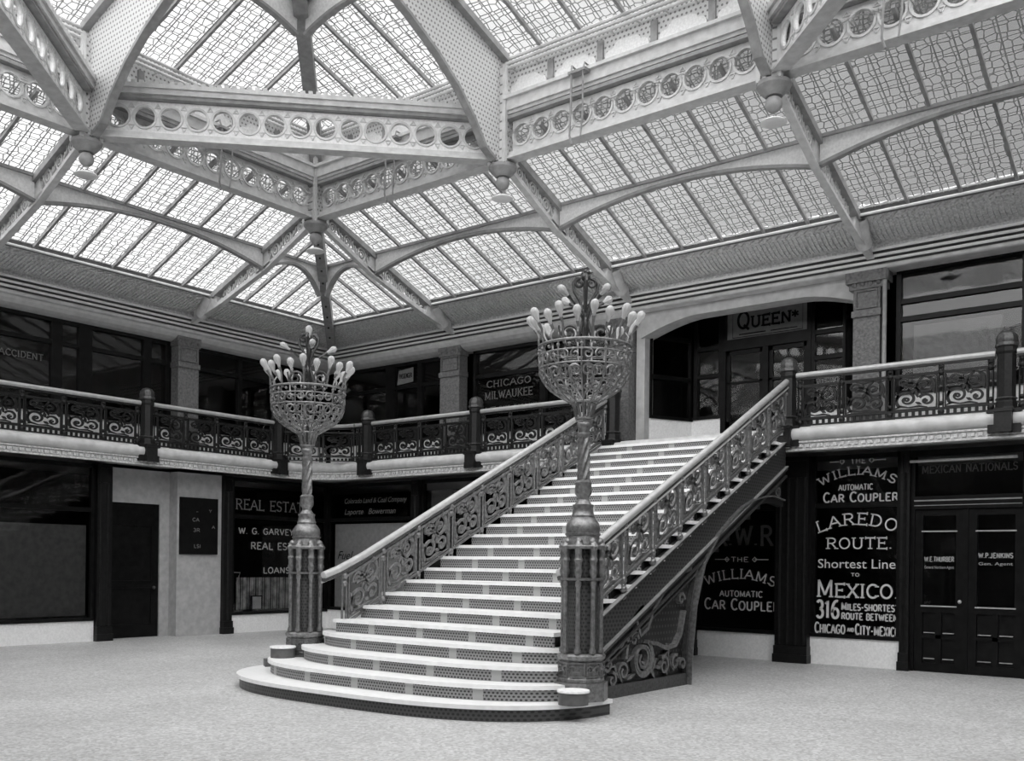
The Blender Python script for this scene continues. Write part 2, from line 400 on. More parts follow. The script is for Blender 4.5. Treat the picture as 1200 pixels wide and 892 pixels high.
# gallery floor slab
e = edge_path(-0.02)
mb = MB(); poly = e+[(XR, 20), (-22, 20), (-22, YN)]
mb.prism(poly, 3.52, Z2, lambda u, v, w: (u, v, w))
struct('floor_upper', mb, 'plaster', 'gallery floor slab round the upper storey', 'floor')
def sweep(mb, prof, path):     # prof: (offset into court, z)
    paths = [path(o_) for o_, _ in prof]; n = len(prof); m = len(paths[0]); vs = []
    for i in range(m):
        for k in range(n): vs.append((paths[k][i][0], paths[k][i][1], prof[k][1]))
    fs = [(i*n+k, (i+1)*n+k, (i+1)*n+(k+1) % n, i*n+(k+1) % n) for i in range(m-1) for k in range(n)]
    fs += [list(range(n)), list(range((m-1)*n, m*n))[::-1]]
    mb.add(vs, fs); return mb
t = thing('trim_1', (EX, EY, 3.45), 'rounded pale moulding running along the gallery edge', 'trim', kind='structure')
sweep(MB(), [(-.05, 3.60)]+[(.02+.13*sin(radians(a)), 3.715-.115*cos(radians(a))) for a in range(0, 181, 20)]+[(-.05, 3.83)], edge_path).link('rounded_moulding', 'fascia', t, True)
mb = sweep(MB(), [(-.05, 3.45), (.06, 3.45), (.06, 3.475), (.03, 3.485), (.03, 3.56), (.08, 3.575), (.08, 3.60), (-.05, 3.60)], edge_path)
p = edge_path(.03)
for (a, b) in zip(p[:-1], p[1:]):
    L = sqrt((b[0]-a[0])**2+(b[1]-a[1])**2); n = max(1, int(L/.11))
    for i in range(n):
        f = (i+.5)/n; x = a[0]+(b[0]-a[0])*f; y = a[1]+(b[1]-a[1])*f
        if y < 3 or x > 0: continue
        mb.box(x-.03, x+.03, y-.03, y+.03, 3.50, 3.555)
mb.link('dentil_band', 'ornament_pale', t)
# shell walls round the dark shop interiors
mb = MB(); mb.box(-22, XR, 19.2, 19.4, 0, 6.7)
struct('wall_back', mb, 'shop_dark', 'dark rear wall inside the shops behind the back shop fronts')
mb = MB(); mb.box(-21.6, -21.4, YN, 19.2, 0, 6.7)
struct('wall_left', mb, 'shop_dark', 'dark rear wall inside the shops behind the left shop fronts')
mb = MB(); mb.box(XR, XR+.2, YN, 19.4, 0, 7.2)
struct('wall_right', mb, 'rear_wall', 'plain wall closing the court on the right, out of view')
mb = MB(); mb.box(-22, XR+.2, YN-.2, YN, 0, 7.2)
struct('wall_front', mb, 'rear_wall', 'plain wall closing the court behind the camera')
# shop ceilings (upper)
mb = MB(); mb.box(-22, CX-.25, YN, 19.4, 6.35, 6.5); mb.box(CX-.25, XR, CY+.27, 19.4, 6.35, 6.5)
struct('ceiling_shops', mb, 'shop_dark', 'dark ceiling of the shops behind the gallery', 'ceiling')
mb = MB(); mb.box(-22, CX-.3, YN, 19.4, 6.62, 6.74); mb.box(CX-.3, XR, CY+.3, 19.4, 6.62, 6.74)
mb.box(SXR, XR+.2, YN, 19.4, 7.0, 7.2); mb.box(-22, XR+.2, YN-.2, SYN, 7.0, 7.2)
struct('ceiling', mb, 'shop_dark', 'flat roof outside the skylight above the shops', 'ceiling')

# cornice, lintel band and coved frieze, sill
def corner_path(x0, y0): return lambda off: [(x0+off, YN), (x0+off, y0-off), (XR, y0-off)]
cp = corner_path(CX, CY)
t = thing('trim_2', (CX, CY, 6.1), 'triple moulded cornice above the gallery shop fronts', 'trim', kind='structure')
sweep(MB(), [(-.4, 6.36), (.03, 6.36), (.03, 6.60), (-.4, 6.60)], cp).link('backing', 'cornice_shade', t)  # dark colour paints the shade in the gaps between the rods
sweep(MB(), [(-.4, 6.28), (.03, 6.28)]+[(.03+.05*sin(radians(a_)), 6.32-.04*cos(radians(a_))) for a_ in range(0, 181, 30)]+[(-.4, 6.36)], cp).link('roll', 'fascia', t, True)
def rod(off, z, r, par):
    sweep(MB(), [(off+r*cos(2*pi*k/8), z+r*sin(2*pi*k/8)) for k in range(8)], cp).link('rod', 'rod_pale', par, True)
for off, z in ((.09, 6.405), (.11, 6.485), (.13, 6.57)): rod(off, z, .024, t)
def under(mb, f, a0, a1):      # quarter round moulding below the cornice
    pr = [(.30, 6.33), (.30, 6.29), (.27, 6.23), (.20, 6.17), (.10, 6.13), (-.02, 6.11), (-.2, 6.11), (-.2, 6.33)]
    mb.prism(pr, a0, a1, lambda w, z, a: f(a, w, z))
def arch_band(mb):     # plain lintel, arched above the recessed entrance
    fr = FB(YB-.06)
    for x0, x1 in ((-13.9, -9.55), (-9.45, -5.25)):
        n = 24
        if x0 == -9.45:
            top = [(x1, 6.33), (x0, 6.33)]
            bot = []
            for i in range(n+1):
                s_ = i/n; x = x0+(x1-x0)*s_; d = min(s_, 1-s_)*(x1-x0)
                bot.append((x, 6.10-(0.28*max(0, 1-d/1.15)**1.6)))
            mb.prism(bot+top, -.3, .06, fr)
        else:
            under(mb, lambda a, w, z: (a, YB-.06-w, z), x0, x1)
    under(mb, lambda a, w, z: (a, YB-.06-w, z), CX-.3, -13.9)
    under(mb, lambda a, w, z: (XL+.06+w, a, z), YN, YB)
    return mb
arch_band(MB()).link('lintel_band', 'plaster', t)
t = thing('trim_3', (CX, CY, 6.59), 'coved ornamental frieze between cornice and skylight', 'trim', kind='structure')
sweep(MB(), [(-.5, 6.59), (.02, 6.59), (.04, 6.66), (.10, 6.70), (.22, 6.73), (.42, 6.78), (.60, 6.84), (.74, 6.90), (.74, 6.97), (.5, 6.92), (.2, 6.84), (-.5, 6.75)], cp).link('cove', 'ornament_pale', t, True)
mb = MB()   # rows of small cast leaves standing out from the cove
for i in range(260):
    x = CX+.85+i*.075
    if x > 1.5: break
    mb.tube([(x, CY-.10, 6.70), (x, CY-.33, 6.74), (x+.03, CY-.62, 6.838)], [.012, .02, .012], 4)
    if i % 2: mb.tube([(x-.04, CY-.66, 6.855), (x+.02, CY-.71, 6.86), (x+.06, CY-.735, 6.885)], [.022, .022, .01], 4)
for i in range(180):
    y = CY-.85-i*.075
    if y < 4.5: break
    mb.tube([(CX+.10, y, 6.70), (CX+.33, y, 6.74), (CX+.62, y+.03, 6.838)], [.012, .02, .012], 4)
    if i % 2: mb.tube([(CX+.66, y-.04, 6.855), (CX+.71, y+.02, 6.86), (CX+.735, y+.06, 6.885)], [.022, .022, .01], 4)
tag(mb.link('leaf_relief', 'ornament_pale', t), kind='stuff')
sweep(MB(), [(.66, 6.90), (.84, 6.90), (.84, 7.02), (.66, 7.02)], cp).link('sill', 'cornice_shade', t)  # same painted shade behind the sill rods
rod(.86, 6.905, .022, t); rod(.87, 7.01, .022, t)

# ------------------------------------------------------------------ skylights
def pane(P, name, uvs, parent, m='leaded_glass'):
    b = MB(); b.v = list(P); b.f = [list(range(len(P)))]; b.uv = uvs
    return b.link(name, m, parent)
def zb(y): return SZ+GS*(SY-y)      # back lean-to glass
def zl(x): return SZ+GS*(x-SX)
nwin = [0]
def win(loc, label):
    nwin[0] += 1
    return thing('window_%d' % nwin[0], loc, label, 'skylight', kind='structure')
YP, XP = 13.32, SX+(SY-13.32)       # purlin lines
YI, XI = 11.75, -13.8               # inner edge of lean-to glass (under the girder)
def lean_back(xa, xb, label, hip=False):
    t = win(((xa+xb)/2, YP, zb(YP)), label)
    def xl(y): return (SX+(SY-y)) if hip else xa
    for nm, y0, y1 in (('lower_pane', SY, YP), ('upper_pane', YP, YI)):
        P = [(xl(y0), y0, zb(y0)), (xb, y0, zb(y0)), (xb, y1, zb(y1)), (xl(y1), y1, zb(y1))]
        pane(P, nm, [(p[0]-xb, (SY-p[1])*1.07) for p in P], t)
    b = MB(); k = 1
    while xb-k*.725 > xa+.1:
        x = xb-k*.725
        yb_ = SY; yt = min(SY, SY-(x-SX)) if hip else YI
        ya = SY; yt = YI
        if hip:      # glass lies where x > SX+(SY-y)  ->  y > SY-(x-SX)
            yt = max(YI, SY-(x-SX))
        if ya-yt > .1: b.bar((x, ya, zb(ya)-.03), (x, yt, zb(yt)-.03), .045, .06)
        k += 1
    if b.v: b.link('glazing_bar', 'iron_mid', t)
def lean_left(ya, yb, label, hip=False):
    t = win((XP, (ya+yb)/2, zl(XP)), label)
    def yt_(x): return (SY-(x-SX)) if hip else yb
    for nm, x0, x1 in (('lower_pane', SX, XP), ('upper_pane', XP, XI)):
        P = [(x0, ya, zl(x0)), (x0, yt_(x0), zl(x0)), (x1, yt_(x1), zl(x1)), (x1, ya, zl(x1))]
        pane(P, nm, [(p[1]-ya, (p[0]-SX)*1.07) for p in P], t)
    b = MB(); k = 1
    while ya+k*.725 < yb-.1:
        y = ya+k*.725; xt = min(XI, SX+(SY-y)) if hip else XI
        if xt-SX > .1: b.bar((SX, y, zl(SX)-.03), (xt, y, zl(xt)-.03), .045, .06)
        k += 1
    if b.v: b.link('glazing_bar', 'iron_mid', t)
lean_back(SX, RX[0], 'small leaded skylight in the corner, on the back side of the hip', True)
lean_back(RX[0], RX[1], 'leaded skylight bay on the back side, next to the corner bay')
lean_back(RX[1], RX[2], 'leaded skylight bay above the recessed gallery entrance')
lean_back(RX[2], RX[3], 'greyish leaded skylight bay at far right of the back side')
lean_back(RX[3], SXR, 'leaded skylight bay out of view on the right')
lean_left(RY[0], SY, 'small leaded skylight in the corner, on the left side of the hip', True)
lean_left(RY[1], RY[0], 'leaded skylight bay on the left side, behind the corner girder')
lean_left(RY[2], RY[1], 'leaded skylight bay at the left edge of the photo')
lean_left(SYN, RY[2], 'leaded skylight bay on the left side, out of view')
# remaining lean-to glass beyond the picture
def zr(x): return SZ+GS*(SXR-x)
t = win((SXR, 7.5, 7.5), 'leaded lean-to glass over the unseen right and near sides')
P = [(SXR, SYN, SZ), (SXR, SY, SZ), (-.75, SY-3.05, zr(-.75)), (-.75, SYN+3.05, zr(-.75))]; pane(P, 'right_pane', [(p[1], p[0]) for p in P], t)
P = [(SX, SYN, SZ), (SXR, SYN, SZ), (-.75, 3.1, zr(-.75)), (-13.9, 3.1, zr(-.75))]; pane(P, 'near_pane', [(p[0], p[1]) for p in P], t)
# clerestory glass seen through the girder holes
t = win((-9.5, 12.0, 8.2), 'leaded clerestory strip behind the round holes of the girders')
P = [(-14.1, 12.05, 7.9), (-.6, 12.05, 7.9), (-.6, 12.05, 8.75), (-14.1, 12.05, 8.75)]; pane(P, 'back_strip', [(p[0], p[2]) for p in P], t)
P = [(-14.1, 2.9, 7.9), (-14.1, 12.05, 7.9), (-14.1, 12.05, 8.75), (-14.1, 2.9, 8.75)]; pane(P, 'left_strip', [(p[1], p[2]) for p in P], t)
# upper hipped lantern
UZ, US = 9.36, 0.32
LX0, LX1, LY0, LY1 = -14.0, -0.65, 3.0, 11.95
YM = (LY0+LY1)/2; HW = LY1-YM; ZR_ = UZ+US*HW
def zu(d): return UZ+US*d
t = win((-7.3, 9.6, 9.9), 'leaded back slope of the upper lantern roof')
for nm, d0, d1 in (('lower_pane', 0, HW/2), ('upper_pane', HW/2, HW)):
    P = [(LX0+d0, LY1-d0, zu(d0)), (LX1-d0, LY1-d0, zu(d0)), (LX1-d1, LY1-d1, zu(d1)), (LX0+d1, LY1-d1, zu(d1))]
    pane(P, nm, [(p[0]+.03, p[1]) for p in P], t)
b = MB()
for k in range(-12, 13):
    x = -9.55+k*.725
    d = min(HW, x-LX0, LX1-x)
    if d > .2 and k % 6: b.bar((x, LY1, zu(0)-.03), (x, LY1-d, zu(d)-.03), .045, .06)
b.link('glazing_bar', 'iron_mid', t)
t = win((-12, 7.5, 9.9), 'leaded left slope of the upper lantern roof')
for nm, d0, d1 in (('lower_pane', 0, HW/2), ('upper_pane', HW/2, HW-.01)):
    P = [(LX0+d0, LY0+d0, zu(d0)), (LX0+d0, LY1-d0, zu(d0)), (LX0+d1, LY1-d1, zu(d1)), (LX0+d1, LY0+d1, zu(d1))]
    pane(P, nm, [(p[1]+.03, p[0]) for p in P], t)
b = MB()
for k in range(-6, 7):
    y = 7.5+k*.725; d = min(HW, y-LY0, LY1-y)
    if d > .2 and k % 6: b.bar((LX0, y, zu(0)-.03), (LX0+d, y, zu(d)-.03), .045, .06)
b.link('glazing_bar', 'iron_mid', t)
t = win((-5, 5, 9.9), 'leaded near and right slopes of the lantern roof, out of view')
P = [(LX0, LY0, UZ), (LX1, LY0, UZ), (LX1-HW, YM, ZR_), (LX0+HW, YM, ZR_)]; pane(P, 'near_pane', [(p[0], p[1]) for p in P], t)
P = [(LX1, LY0, UZ), (LX1, LY1, UZ), (LX1-HW, YM, ZR_)]; pane(P, 'right_pane', [(p[1], p[0]) for p in P], t)
# ------------------------------------------------------------------ roof ironwork
def rib_fr_back(x): return lambda u, v, w: (x+w, u, v)
def rib_fr_left(y): return lambda u, v, w: (SX+(SY-u), y+w, v)
LOW = [(11.95, 7.74), (13.25, 7.14), (14.6, 6.72), (15.62, 6.46)]
def interp(pts, u):
    for a, b in zip(pts[:-1], pts[1:]):
        if a[0] <= u <= b[0]: return a[1]+(b[1]-a[1])*(u-a[0])/(b[0]-a[0])
    return pts[-1][1]
def rib(fr, loc, label):
    t = thing('roof_rib', loc, label, 'roof rib', 'ribs of the lean-to skylight')
    MB().ribbon(LOW, .04, -.055, .055, fr).ribbon([(u, v+.05) for u, v in LOW], .06, -.03, .03, fr).link('lower_flange', 'iron_pale', t)
    top = [(11.85, zb(11.85)-.09), (SY-.02, zb(SY)-.09)]
    MB().ribbon(top, .10, -.09, .09, fr).link('upper_channel', 'iron_mid', t)
    b = MB()
    u = 12.25
    while u < 14.7:
        lo = interp(LOW, u)+.07; hi = zb(u)-.14; r = (hi-lo)/2; c = (hi+lo)/2
        if r > .07:
            k = min(r, .2)
            b.ribbon(arc(u, c, k*.8, k, 0, 360, 16)[:-1], .026, -.02, .02, fr, True)
            b.ribbon(arc(u, c, k*.35, k*.45, 0, 360, 10)[:-1], .02, -.02, .02, fr, True)
            b.ribbon([(u-.17, lo), (u-.13, c), (u-.17, hi)], .022, -.02, .02, fr)
            b.ribbon([(u+.17, lo), (u+.13, c), (u+.17, hi)], .022, -.02, .02, fr)
        u += .36
    # solid gusset at the purlin joint and at the foot
    b.prism([(13.1, interp(LOW, 13.1)), (13.55, interp(LOW, 13.55)), (13.4, zb(13.4)-.1), (13.2, zb(13.2)-.1)], -.03, .03, fr)
    b.prism([(14.72, interp(LOW, 14.72)), (15.55, 6.47), (15.5, 6.7), (15.0, 6.92), (14.8, zb(14.8)-.1)], -.05, .05, fr)
    b.link('lattice_web', 'iron_pale', t)
    p = [fr(u, v, .0) for u, v in ((15.35, 6.58), (15.2, 6.68), (15.03, 6.9))]
    MB().tube(p, [.12, .13, .15], 10).link('corbel', 'iron_pale', t, True)
    c = fr(SY+.02, SZ+.05, .1)
    MB().ball(c, .055).link('rosette', 'fascia', t, True)
    return t
rib(rib_fr_back(RX[0]), (RX[0], 13.5, 7), 'pale lattice rib on the back slope nearest the corner')
rib(rib_fr_back(RX[1]), (RX[1], 13.5, 7), 'pale lattice rib on the back slope, running down behind the near lamp top')
rib(rib_fr_back(RX[2]), (RX[2], 13.5, 7), 'lattice rib landing on the pilaster right of the recessed entrance')
rib(rib_fr_left(RY[0]), (-15.4, RY[0], 7), 'pale lattice rib on the left slope nearest the corner')
rib(rib_fr_left(RY[1]), (-15.4, RY[1], 7), 'lattice rib on the left slope at the left edge of the photo')

def purlin(fr, u0, u1, ztop, z_end0, z_end1, z_mid, loc, label, grp, m='iron_pale'):
    t = thing('arched_purlin', loc, label, 'purlin', grp)
    n = 20; bot = []
    for i in range(n+1):
        s_ = i/n; k = 1-(2*s_-1)**2; ze = z_end0+(z_end1-z_end0)*s_
        bot.append((u0+(u1-u0)*s_, ze+(z_mid-ze)*k))
    b = MB()
    for i in range(n):
        b.prism([bot[i], bot[i+1], (bot[i+1][0], ztop), (bot[i][0], ztop)], -.015, .015, fr)
    b.link('web_plate', 'perforated_y' if m == 'y' else 'perforated_x' if m == 'x' else m, t)
    MB().ribbon(bot, .045, -.05, .05, fr).link('arched_flange', 'iron_mid', t)
    MB().ribbon([(u0, ztop), (u1, ztop)], .045, -.06, .06, fr).link('top_flange', 'iron_mid', t)
    return t
G1 = 'arched purlins half way up the lean-to skylight'
zp = zb(YP)-.04
fb = lambda u, v, w: (u, YP-w, v); fl = lambda u, v, w: (XP+w, u, v)
purlin(fb, XP+.1, RX[0]-.05, zp, 6.95, 7.22, 7.44, (-14.6, YP, 7.3), 'short arched purlin in the corner bay, back side', G1, 'plate_pale')
purlin(fb, RX[0]+.05, RX[1]-.05, zp, 7.16, 7.16, 7.45, (-11.7, YP, 7.3), 'long arched purlin between the far and middle ribs of the back slope', G1, 'plate_pale')
purlin(fb, RX[1]+.05, RX[2]-.05, zp, 7.16, 7.16, 7.45, (-7.3, YP, 7.3), 'long arched purlin above the recessed entrance', G1, 'plate_pale')
purlin(fb, RX[2]+.05, RX[3]-.05, zp, 7.16, 7.16, 7.45, (-3, YP, 7.3), 'long arched purlin at the right edge of the photo', G1, 'plate_pale')
purlin(fl, RY[0]+.05, YP-.1, zp, 7.22, 6.95, 7.44, (XP, 12.6, 7.3), 'short arched purlin in the corner bay, left side', G1, 'plate_pale')
purlin(fl, RY[1]+.05, RY[0]-.05, zp, 7.16, 7.16, 7.45, (XP, 9.7, 7.3), 'long arched purlin of the left slope under the corner girder', G1, 'plate_pale')
purlin(fl, RY[2]+.05, RY[1]-.05, zp, 7.16, 7.16, 7.45, (XP, 5.3, 7.3), 'arched purlin cut by the left edge of the photo', G1, 'plate_pale')
# corner hip
hf = lambda u, v, w: (SX+u+.707*w, SY-u+.707*w, v)
t = thing('hip_rafter', (-15.6, 13.5, 7), 'riveted hip rafter running down into the corner of the lean-to roof', 'hip rafter')
MB().prism([(3.0, 7.72), (1.6, 7.22), (.2, 6.72), (-.5, 6.46), (-.5, 6.6), (0, 6.9), (3.0, SZ+GS*3-.04)], -.09, .09, hf).link('rafter', 'iron_mid', t)
b = MB()
for i in range(11):
    s_ = -.3+i*.32; z = 6.535+s_*.365 if s_ > 0 else 6.53
    b.ball((SX+s_, SY-s_, 6.62+s_*.367), .022, 6); 
b.link('rivet', 'iron_dark', t)

def holed(mb, u0, u1, v0, v1, n, r, d, fr):
    cw = (u1-u0)/n; cv = (v0+v1)/2
    for i in range(n):
        cu = u0+cw*(i+.5); N = 16; C_ = []; Q = []
        for k in range(N):
            a = 2*pi*(k+.5)/N; C_.append((cu+r*cos(a), cv+r*sin(a)))
            m = max(abs(cos(a))/(cw/2), abs(sin(a))/((v1-v0)/2)); Q.append((cu+cos(a)/m, cv+sin(a)/m))
        # corner points of the cell
        cor = {0: (cu+cw/2, v1), 1: (cu-cw/2, v1), 2: (cu-cw/2, v0), 3: (cu+cw/2, v0)}
        vs = []; 
        for w in (-d/2, d/2):
            vs += [fr(*p, w) for p in C_]+[fr(*p, w) for p in Q]+[fr(*cor[j], w) for j in range(4)]
        fs = []; M_ = 2*N+4
        for k in range(N):
            k2 = (k+1) % N
            pa, pb = Q[k], Q[k2]
            onv = lambda p: abs(abs(p[1]-cv)-(v1-v0)/2) < 1e-6
            tri = None
            if onv(pa) != onv(pb):
                best = min(range(4), key=lambda j: (cor[j][0]-pa[0])**2+(cor[j][1]-pa[1])**2); tri = best
            for o_, rev in ((0, 1), (M_, 0)):
                f = [o_+k, o_+N+k]+([o_+2*N+tri] if tri is not None else [])+[o_+N+k2, o_+k2]
                fs.append(f[::-1] if rev else f)
            fs.append((k, k2, M_+k2, M_+k))
        mb.add(vs, fs)
def girder(fr, u0, u1, n, loc, label, ledge=True, dark=False):
    t = thing('roof_girder', loc, label, 'girder', 'girders round the lantern')
    MB().ribbon([(u0, 7.80), (u1, 7.80)], .035, -.11, .11, fr).ribbon([(u0, 7.86), (u1, 7.86)], .08, -.05, .05, fr).link('bottom_flange', 'iron_pale', t)
    b = MB(); holed(b, u0+.06, u1-.06, 7.90, 8.37, n, .145, .03, fr)
    b.link('pierced_web', 'iron_pale' if ledge else 'plate_pale', t)
    b = MB(); cw = (u1-u0-.12)/n
    for i in range(n):
        c = u0+.06+cw*(i+.5)
        b.ribbon(arc(c, 8.135, .165, .165, 0, 360, 18)[:-1], .03, -.03, .035, fr, True)
        b.ribbon([(c+cw/2, 7.95), (c+cw/2+.04, 8.01), (c+cw/2-.04, 8.01), (c+cw/2, 7.95)], .02, -.02, .03, fr)
        b.ribbon([(c+cw/2, 8.33), (c+cw/2+.04, 8.27), (c+cw/2-.04, 8.27), (c+cw/2, 8.33)], .02, -.02, .03, fr)
    b.link('hole_rings', 'iron_pale', t)
    MB().ribbon([(u0, 8.40), (u1, 8.40)], .05, -.12, .12, fr).link('top_flange', 'iron_mid', t)
    if ledge:
        b = MB()
        for v0, v1, w1 in ((8.45, 8.50, .10), (8.50, 8.66, .14), (8.66, 8.71, .19)): box_in(b, fr, u0, u1, v0, v1, -.15, w1)
        b.link('gutter_ledge', 'iron_pale', t)
    else:
        b = MB()
        box_in(b, fr, u0, u1, 8.425, 8.5, -.16, .16); box_in(b, fr, u0, u1, 8.5, 8.56, -.2, .2)
        nn = int((u1-u0)/.11)
        for i in range(nn): box_in(b, fr, u0+(i+.2)*(u1-u0)/nn, u0+(i+.75)*(u1-u0)/nn, 8.56, 8.605, -.19, .19)
        b.link('cresting', 'iron_pale', t)
    return t
gb = lambda u, v, w: (u, 11.85-w, v); gl_ = lambda u, v, w: (-13.9+w, u, v)
girder(gb, RX[0]+.14, RX[1]-.14, 11, (-11.7, 11.85, 8), 'pierced girder on the back side between corner post and middle post')
girder(gb, RX[1]+.14, RX[2]-.14, 11, (-7.3, 11.85, 8), 'pierced girder on the back side above the recessed entrance')
girder(gb, RX[2]+.14, RX[3]-.14, 11, (-3, 11.85, 8), 'pierced girder at the top right corner of the photo')
girder(gl_, RY[1]+.14, RY[0]-.14, 11, (-13.9, 9.7, 8), 'pierced girder on the left side, behind the corner girder')
girder(gl_, RY[2]+.14, RY[1]-.14, 11, (-13.9, 5.3, 8), 'pierced girder on the left side, cut by the left edge of the photo')
def diag(p0, p1):
    L = sqrt((p1[0]-p0[0])**2+(p1[1]-p0[1])**2); dx, dy = (p1[0]-p0[0])/L, (p1[1]-p0[1])/L
    return (lambda u, v, w: (p0[0]+dx*u+dy*w, p0[1]+dy*u-dx*w, v)), L
f1, L1 = diag((RX[0], RY[1]), (RX[1], RY[0])); girder(f1, .2, L1-.2, 15, (-11.7, 9.7, 8), 'big diagonal girder cutting across the corner, pierced with round holes', False)
f1, L1 = diag((RX[0], RY[1]), (RX[1], RY[2])); girder(f1, .2, L1-.2, 15, (-11.7, 5.3, 8), 'diagonal girder rising out of the top left corner of the photo', False)
f1, L1 = diag((RX[2], RY[0]), (RX[3], RY[1])); girder(f1, .2, L1-.2, 15, (-3, 9.7, 8), 'diagonal girder leaving the photo at the top edge, right of centre', False)

# frieze panels and pipe mouldings above the girders
def frieze(fr, u0, u1, n, loc, label):
    t = thing('lantern_frieze', loc, label, 'frieze', 'friezes under the lantern roof')
    b = MB(); box_in(b, fr, u0, u1, 8.66, 9.4, -.06, -.04); b.link('perforated_plate', 'perforated_y' if abs(fr(1, 0, 0)[0]-fr(0, 0, 0)[0]) > .5 else 'perforated_x', t)
    cw = (u1-u0)/n; b = MB(); c_ = MB()
    for i in range(n+1): q_ = MB(); box_in(q_, fr, u0+cw*i-.05, u0+cw*i+.05, 8.66, 9.12, -.05, .0); q_.link('upright', 'iron_mid', t)
    for i in range(n):
        c = u0+cw*(i+.5)
        pl = [(c-.36, 8.69), (c+.36, 8.69), (c+.36, 8.88)]+arc(c+.25, 8.88, .1, .07, 0, 100, 5)+arc(c+.1, 8.94, .13, .09, 10, 110, 5)+arc(c-.1, 8.94, .12, .1, 70, 170, 5)+arc(c-.26, 8.86, .1, .08, 80, 180, 5)
        q_ = MB(); q_.prism(pl, -.045, -.015, fr); q_.link('scalloped_panel', 'plate_pale', t)
    for k, z in enumerate((9.16, 9.25, 9.34)):
        b = MB(); b.tube([fr(u0, z, .10-.03*k), fr((u0+u1)/2, z, .10-.03*k), fr(u1, z, .10-.03*k)], .027, 6)
        if k == 0:
            for i in range(n*2): b.tube([fr(u0+(u1-u0)*(i+.5)/(n*2), 9.15, .10), fr(u0+(u1-u0)*(i+.5)/(n*2), 9.15, -.05)], .012, 4)
        b.link('pipe_rail', 'fascia', t, True)
    return t
frieze(gb, RX[0], RX[1], 5, (-11.7, 11.9, 8.9), 'pale frieze with three pipe rails, back side left of the middle post')
frieze(gb, RX[1], RX[2], 5, (-7.3, 11.9, 8.9), 'pale frieze with three pipe rails above the recessed entrance')
frieze(gb, RX[2], RX[3], 5, (-3, 11.9, 8.9), 'frieze with pipe rails just out of the top right of the photo')
frieze(gl_, RY[1], RY[0], 5, (-13.9, 9.7, 8.9), 'frieze with three pipe rails above the corner girder, left side')
frieze(gl_, RY[2], RY[1], 5, (-13.9, 5.3, 8.9), 'frieze with pipe rails at the top left corner of the photo')

# node posts, pendants
def node(x, y, label, lab2, shade):
    t = thing('roof_post', (x, y, 7.7), label, 'post', 'posts where the girders meet')
    MB().box(x-.13, x+.13, y-.13, y+.13, 7.72, 9.2).link('shaft', 'perforated_x', t)
    b = MB()
    for sx in (-1, 1):
        for sy in (-1, 1): b.box(x+sx*.14-.03, x+sx*.14+.03, y+sy*.14-.03, y+sy*.14+.03, 7.72, 9.2)
    b.link('corner_angle', 'iron_pale', t)
    p = thing('roof_pendant', (x, y, 7.72), lab2, 'pendant', 'ball pendants under the roof posts')
    MB().lathe([(.05, 7.74), (.22, 7.73), (.22, 7.68), (.18, 7.63), (.13, 7.58), (.11, 7.56), (.05, 7.56)], (x, y, 0), 16).link('bell', 'iron_mid', p, True)
    MB().ball((x, y, 7.47), .11, 14).link('ball', 'iron_mid', p, True)
    if shade:
        MB().tube([(x, y, 7.33), (x, y, 7.25)], .012, 6).link('stem', 'iron_mid', p)
        MB().lathe([(.03, 7.28), (.10, 7.275), (.15, 7.25), (.17, 7.23), (.14, 7.215), (.03, 7.22)], (x, y, 0), 20).link('shade', 'opal', p, True)
node(RX[0], RY[0], 'post over the corner where both lantern sides meet', 'ball pendant under the post in the corner of the lantern', True)
node(RX[1], RY[0], 'roof post at the right end of the corner girder', 'ball pendant at the right end of the corner girder', True)
node(RX[2], RY[0], 'roof post near the top right, under a diagonal girder', 'ball pendant near the top right of the photo', True)
node(RX[0], RY[1], 'roof post at the left end of the corner girder', 'ball pendant at the left end of the corner girder', True)

# hanging gear at the middle of three girders
def cords(fr, u, loc, label):
    t = thing('hanging_hook', loc, label, 'hook', 'hooks hanging from the gutter ledge')
    MB().tube([fr(u-.12, 8.74, -.05), fr(u-.12, 8.76, .22), fr(u-.1, 8.6, .26), fr(u-.1, 8.3, .26), fr(u-.13, 7.75, .25), fr(u-.09, 7.62, .24)], .016, 5).tube([fr(u+.1, 8.74, -.05), fr(u+.1, 8.75, .22), fr(u+.1, 8.6, .26), fr(u+.1, 8.0, .26), fr(u+.06, 7.7, .25)], .014, 5).link('rod', 'iron_mid', t)
    b = MB(); box_in(b, fr, u-.15, u+.15, 8.62, 8.66, .15, .28); b.link('clamp', 'iron_mid', t)
cords(gb, -11.75, (-11.75, 11.5, 8.5), 'thin hook and cords under the girder between corner and middle posts')
cords(gb, -8.0, (-8.0, 11.5, 8.5), 'thin hook and cords under the girder above the near lamp')
cords(gl_, 9.75, (-13.5, 9.75, 8.5), 'thin hook and cords below the corner girder on the left')
cords(gb, -3.6, (-3.6, 11.5, 8.5), 'thin hook and cords under the girder at top right')

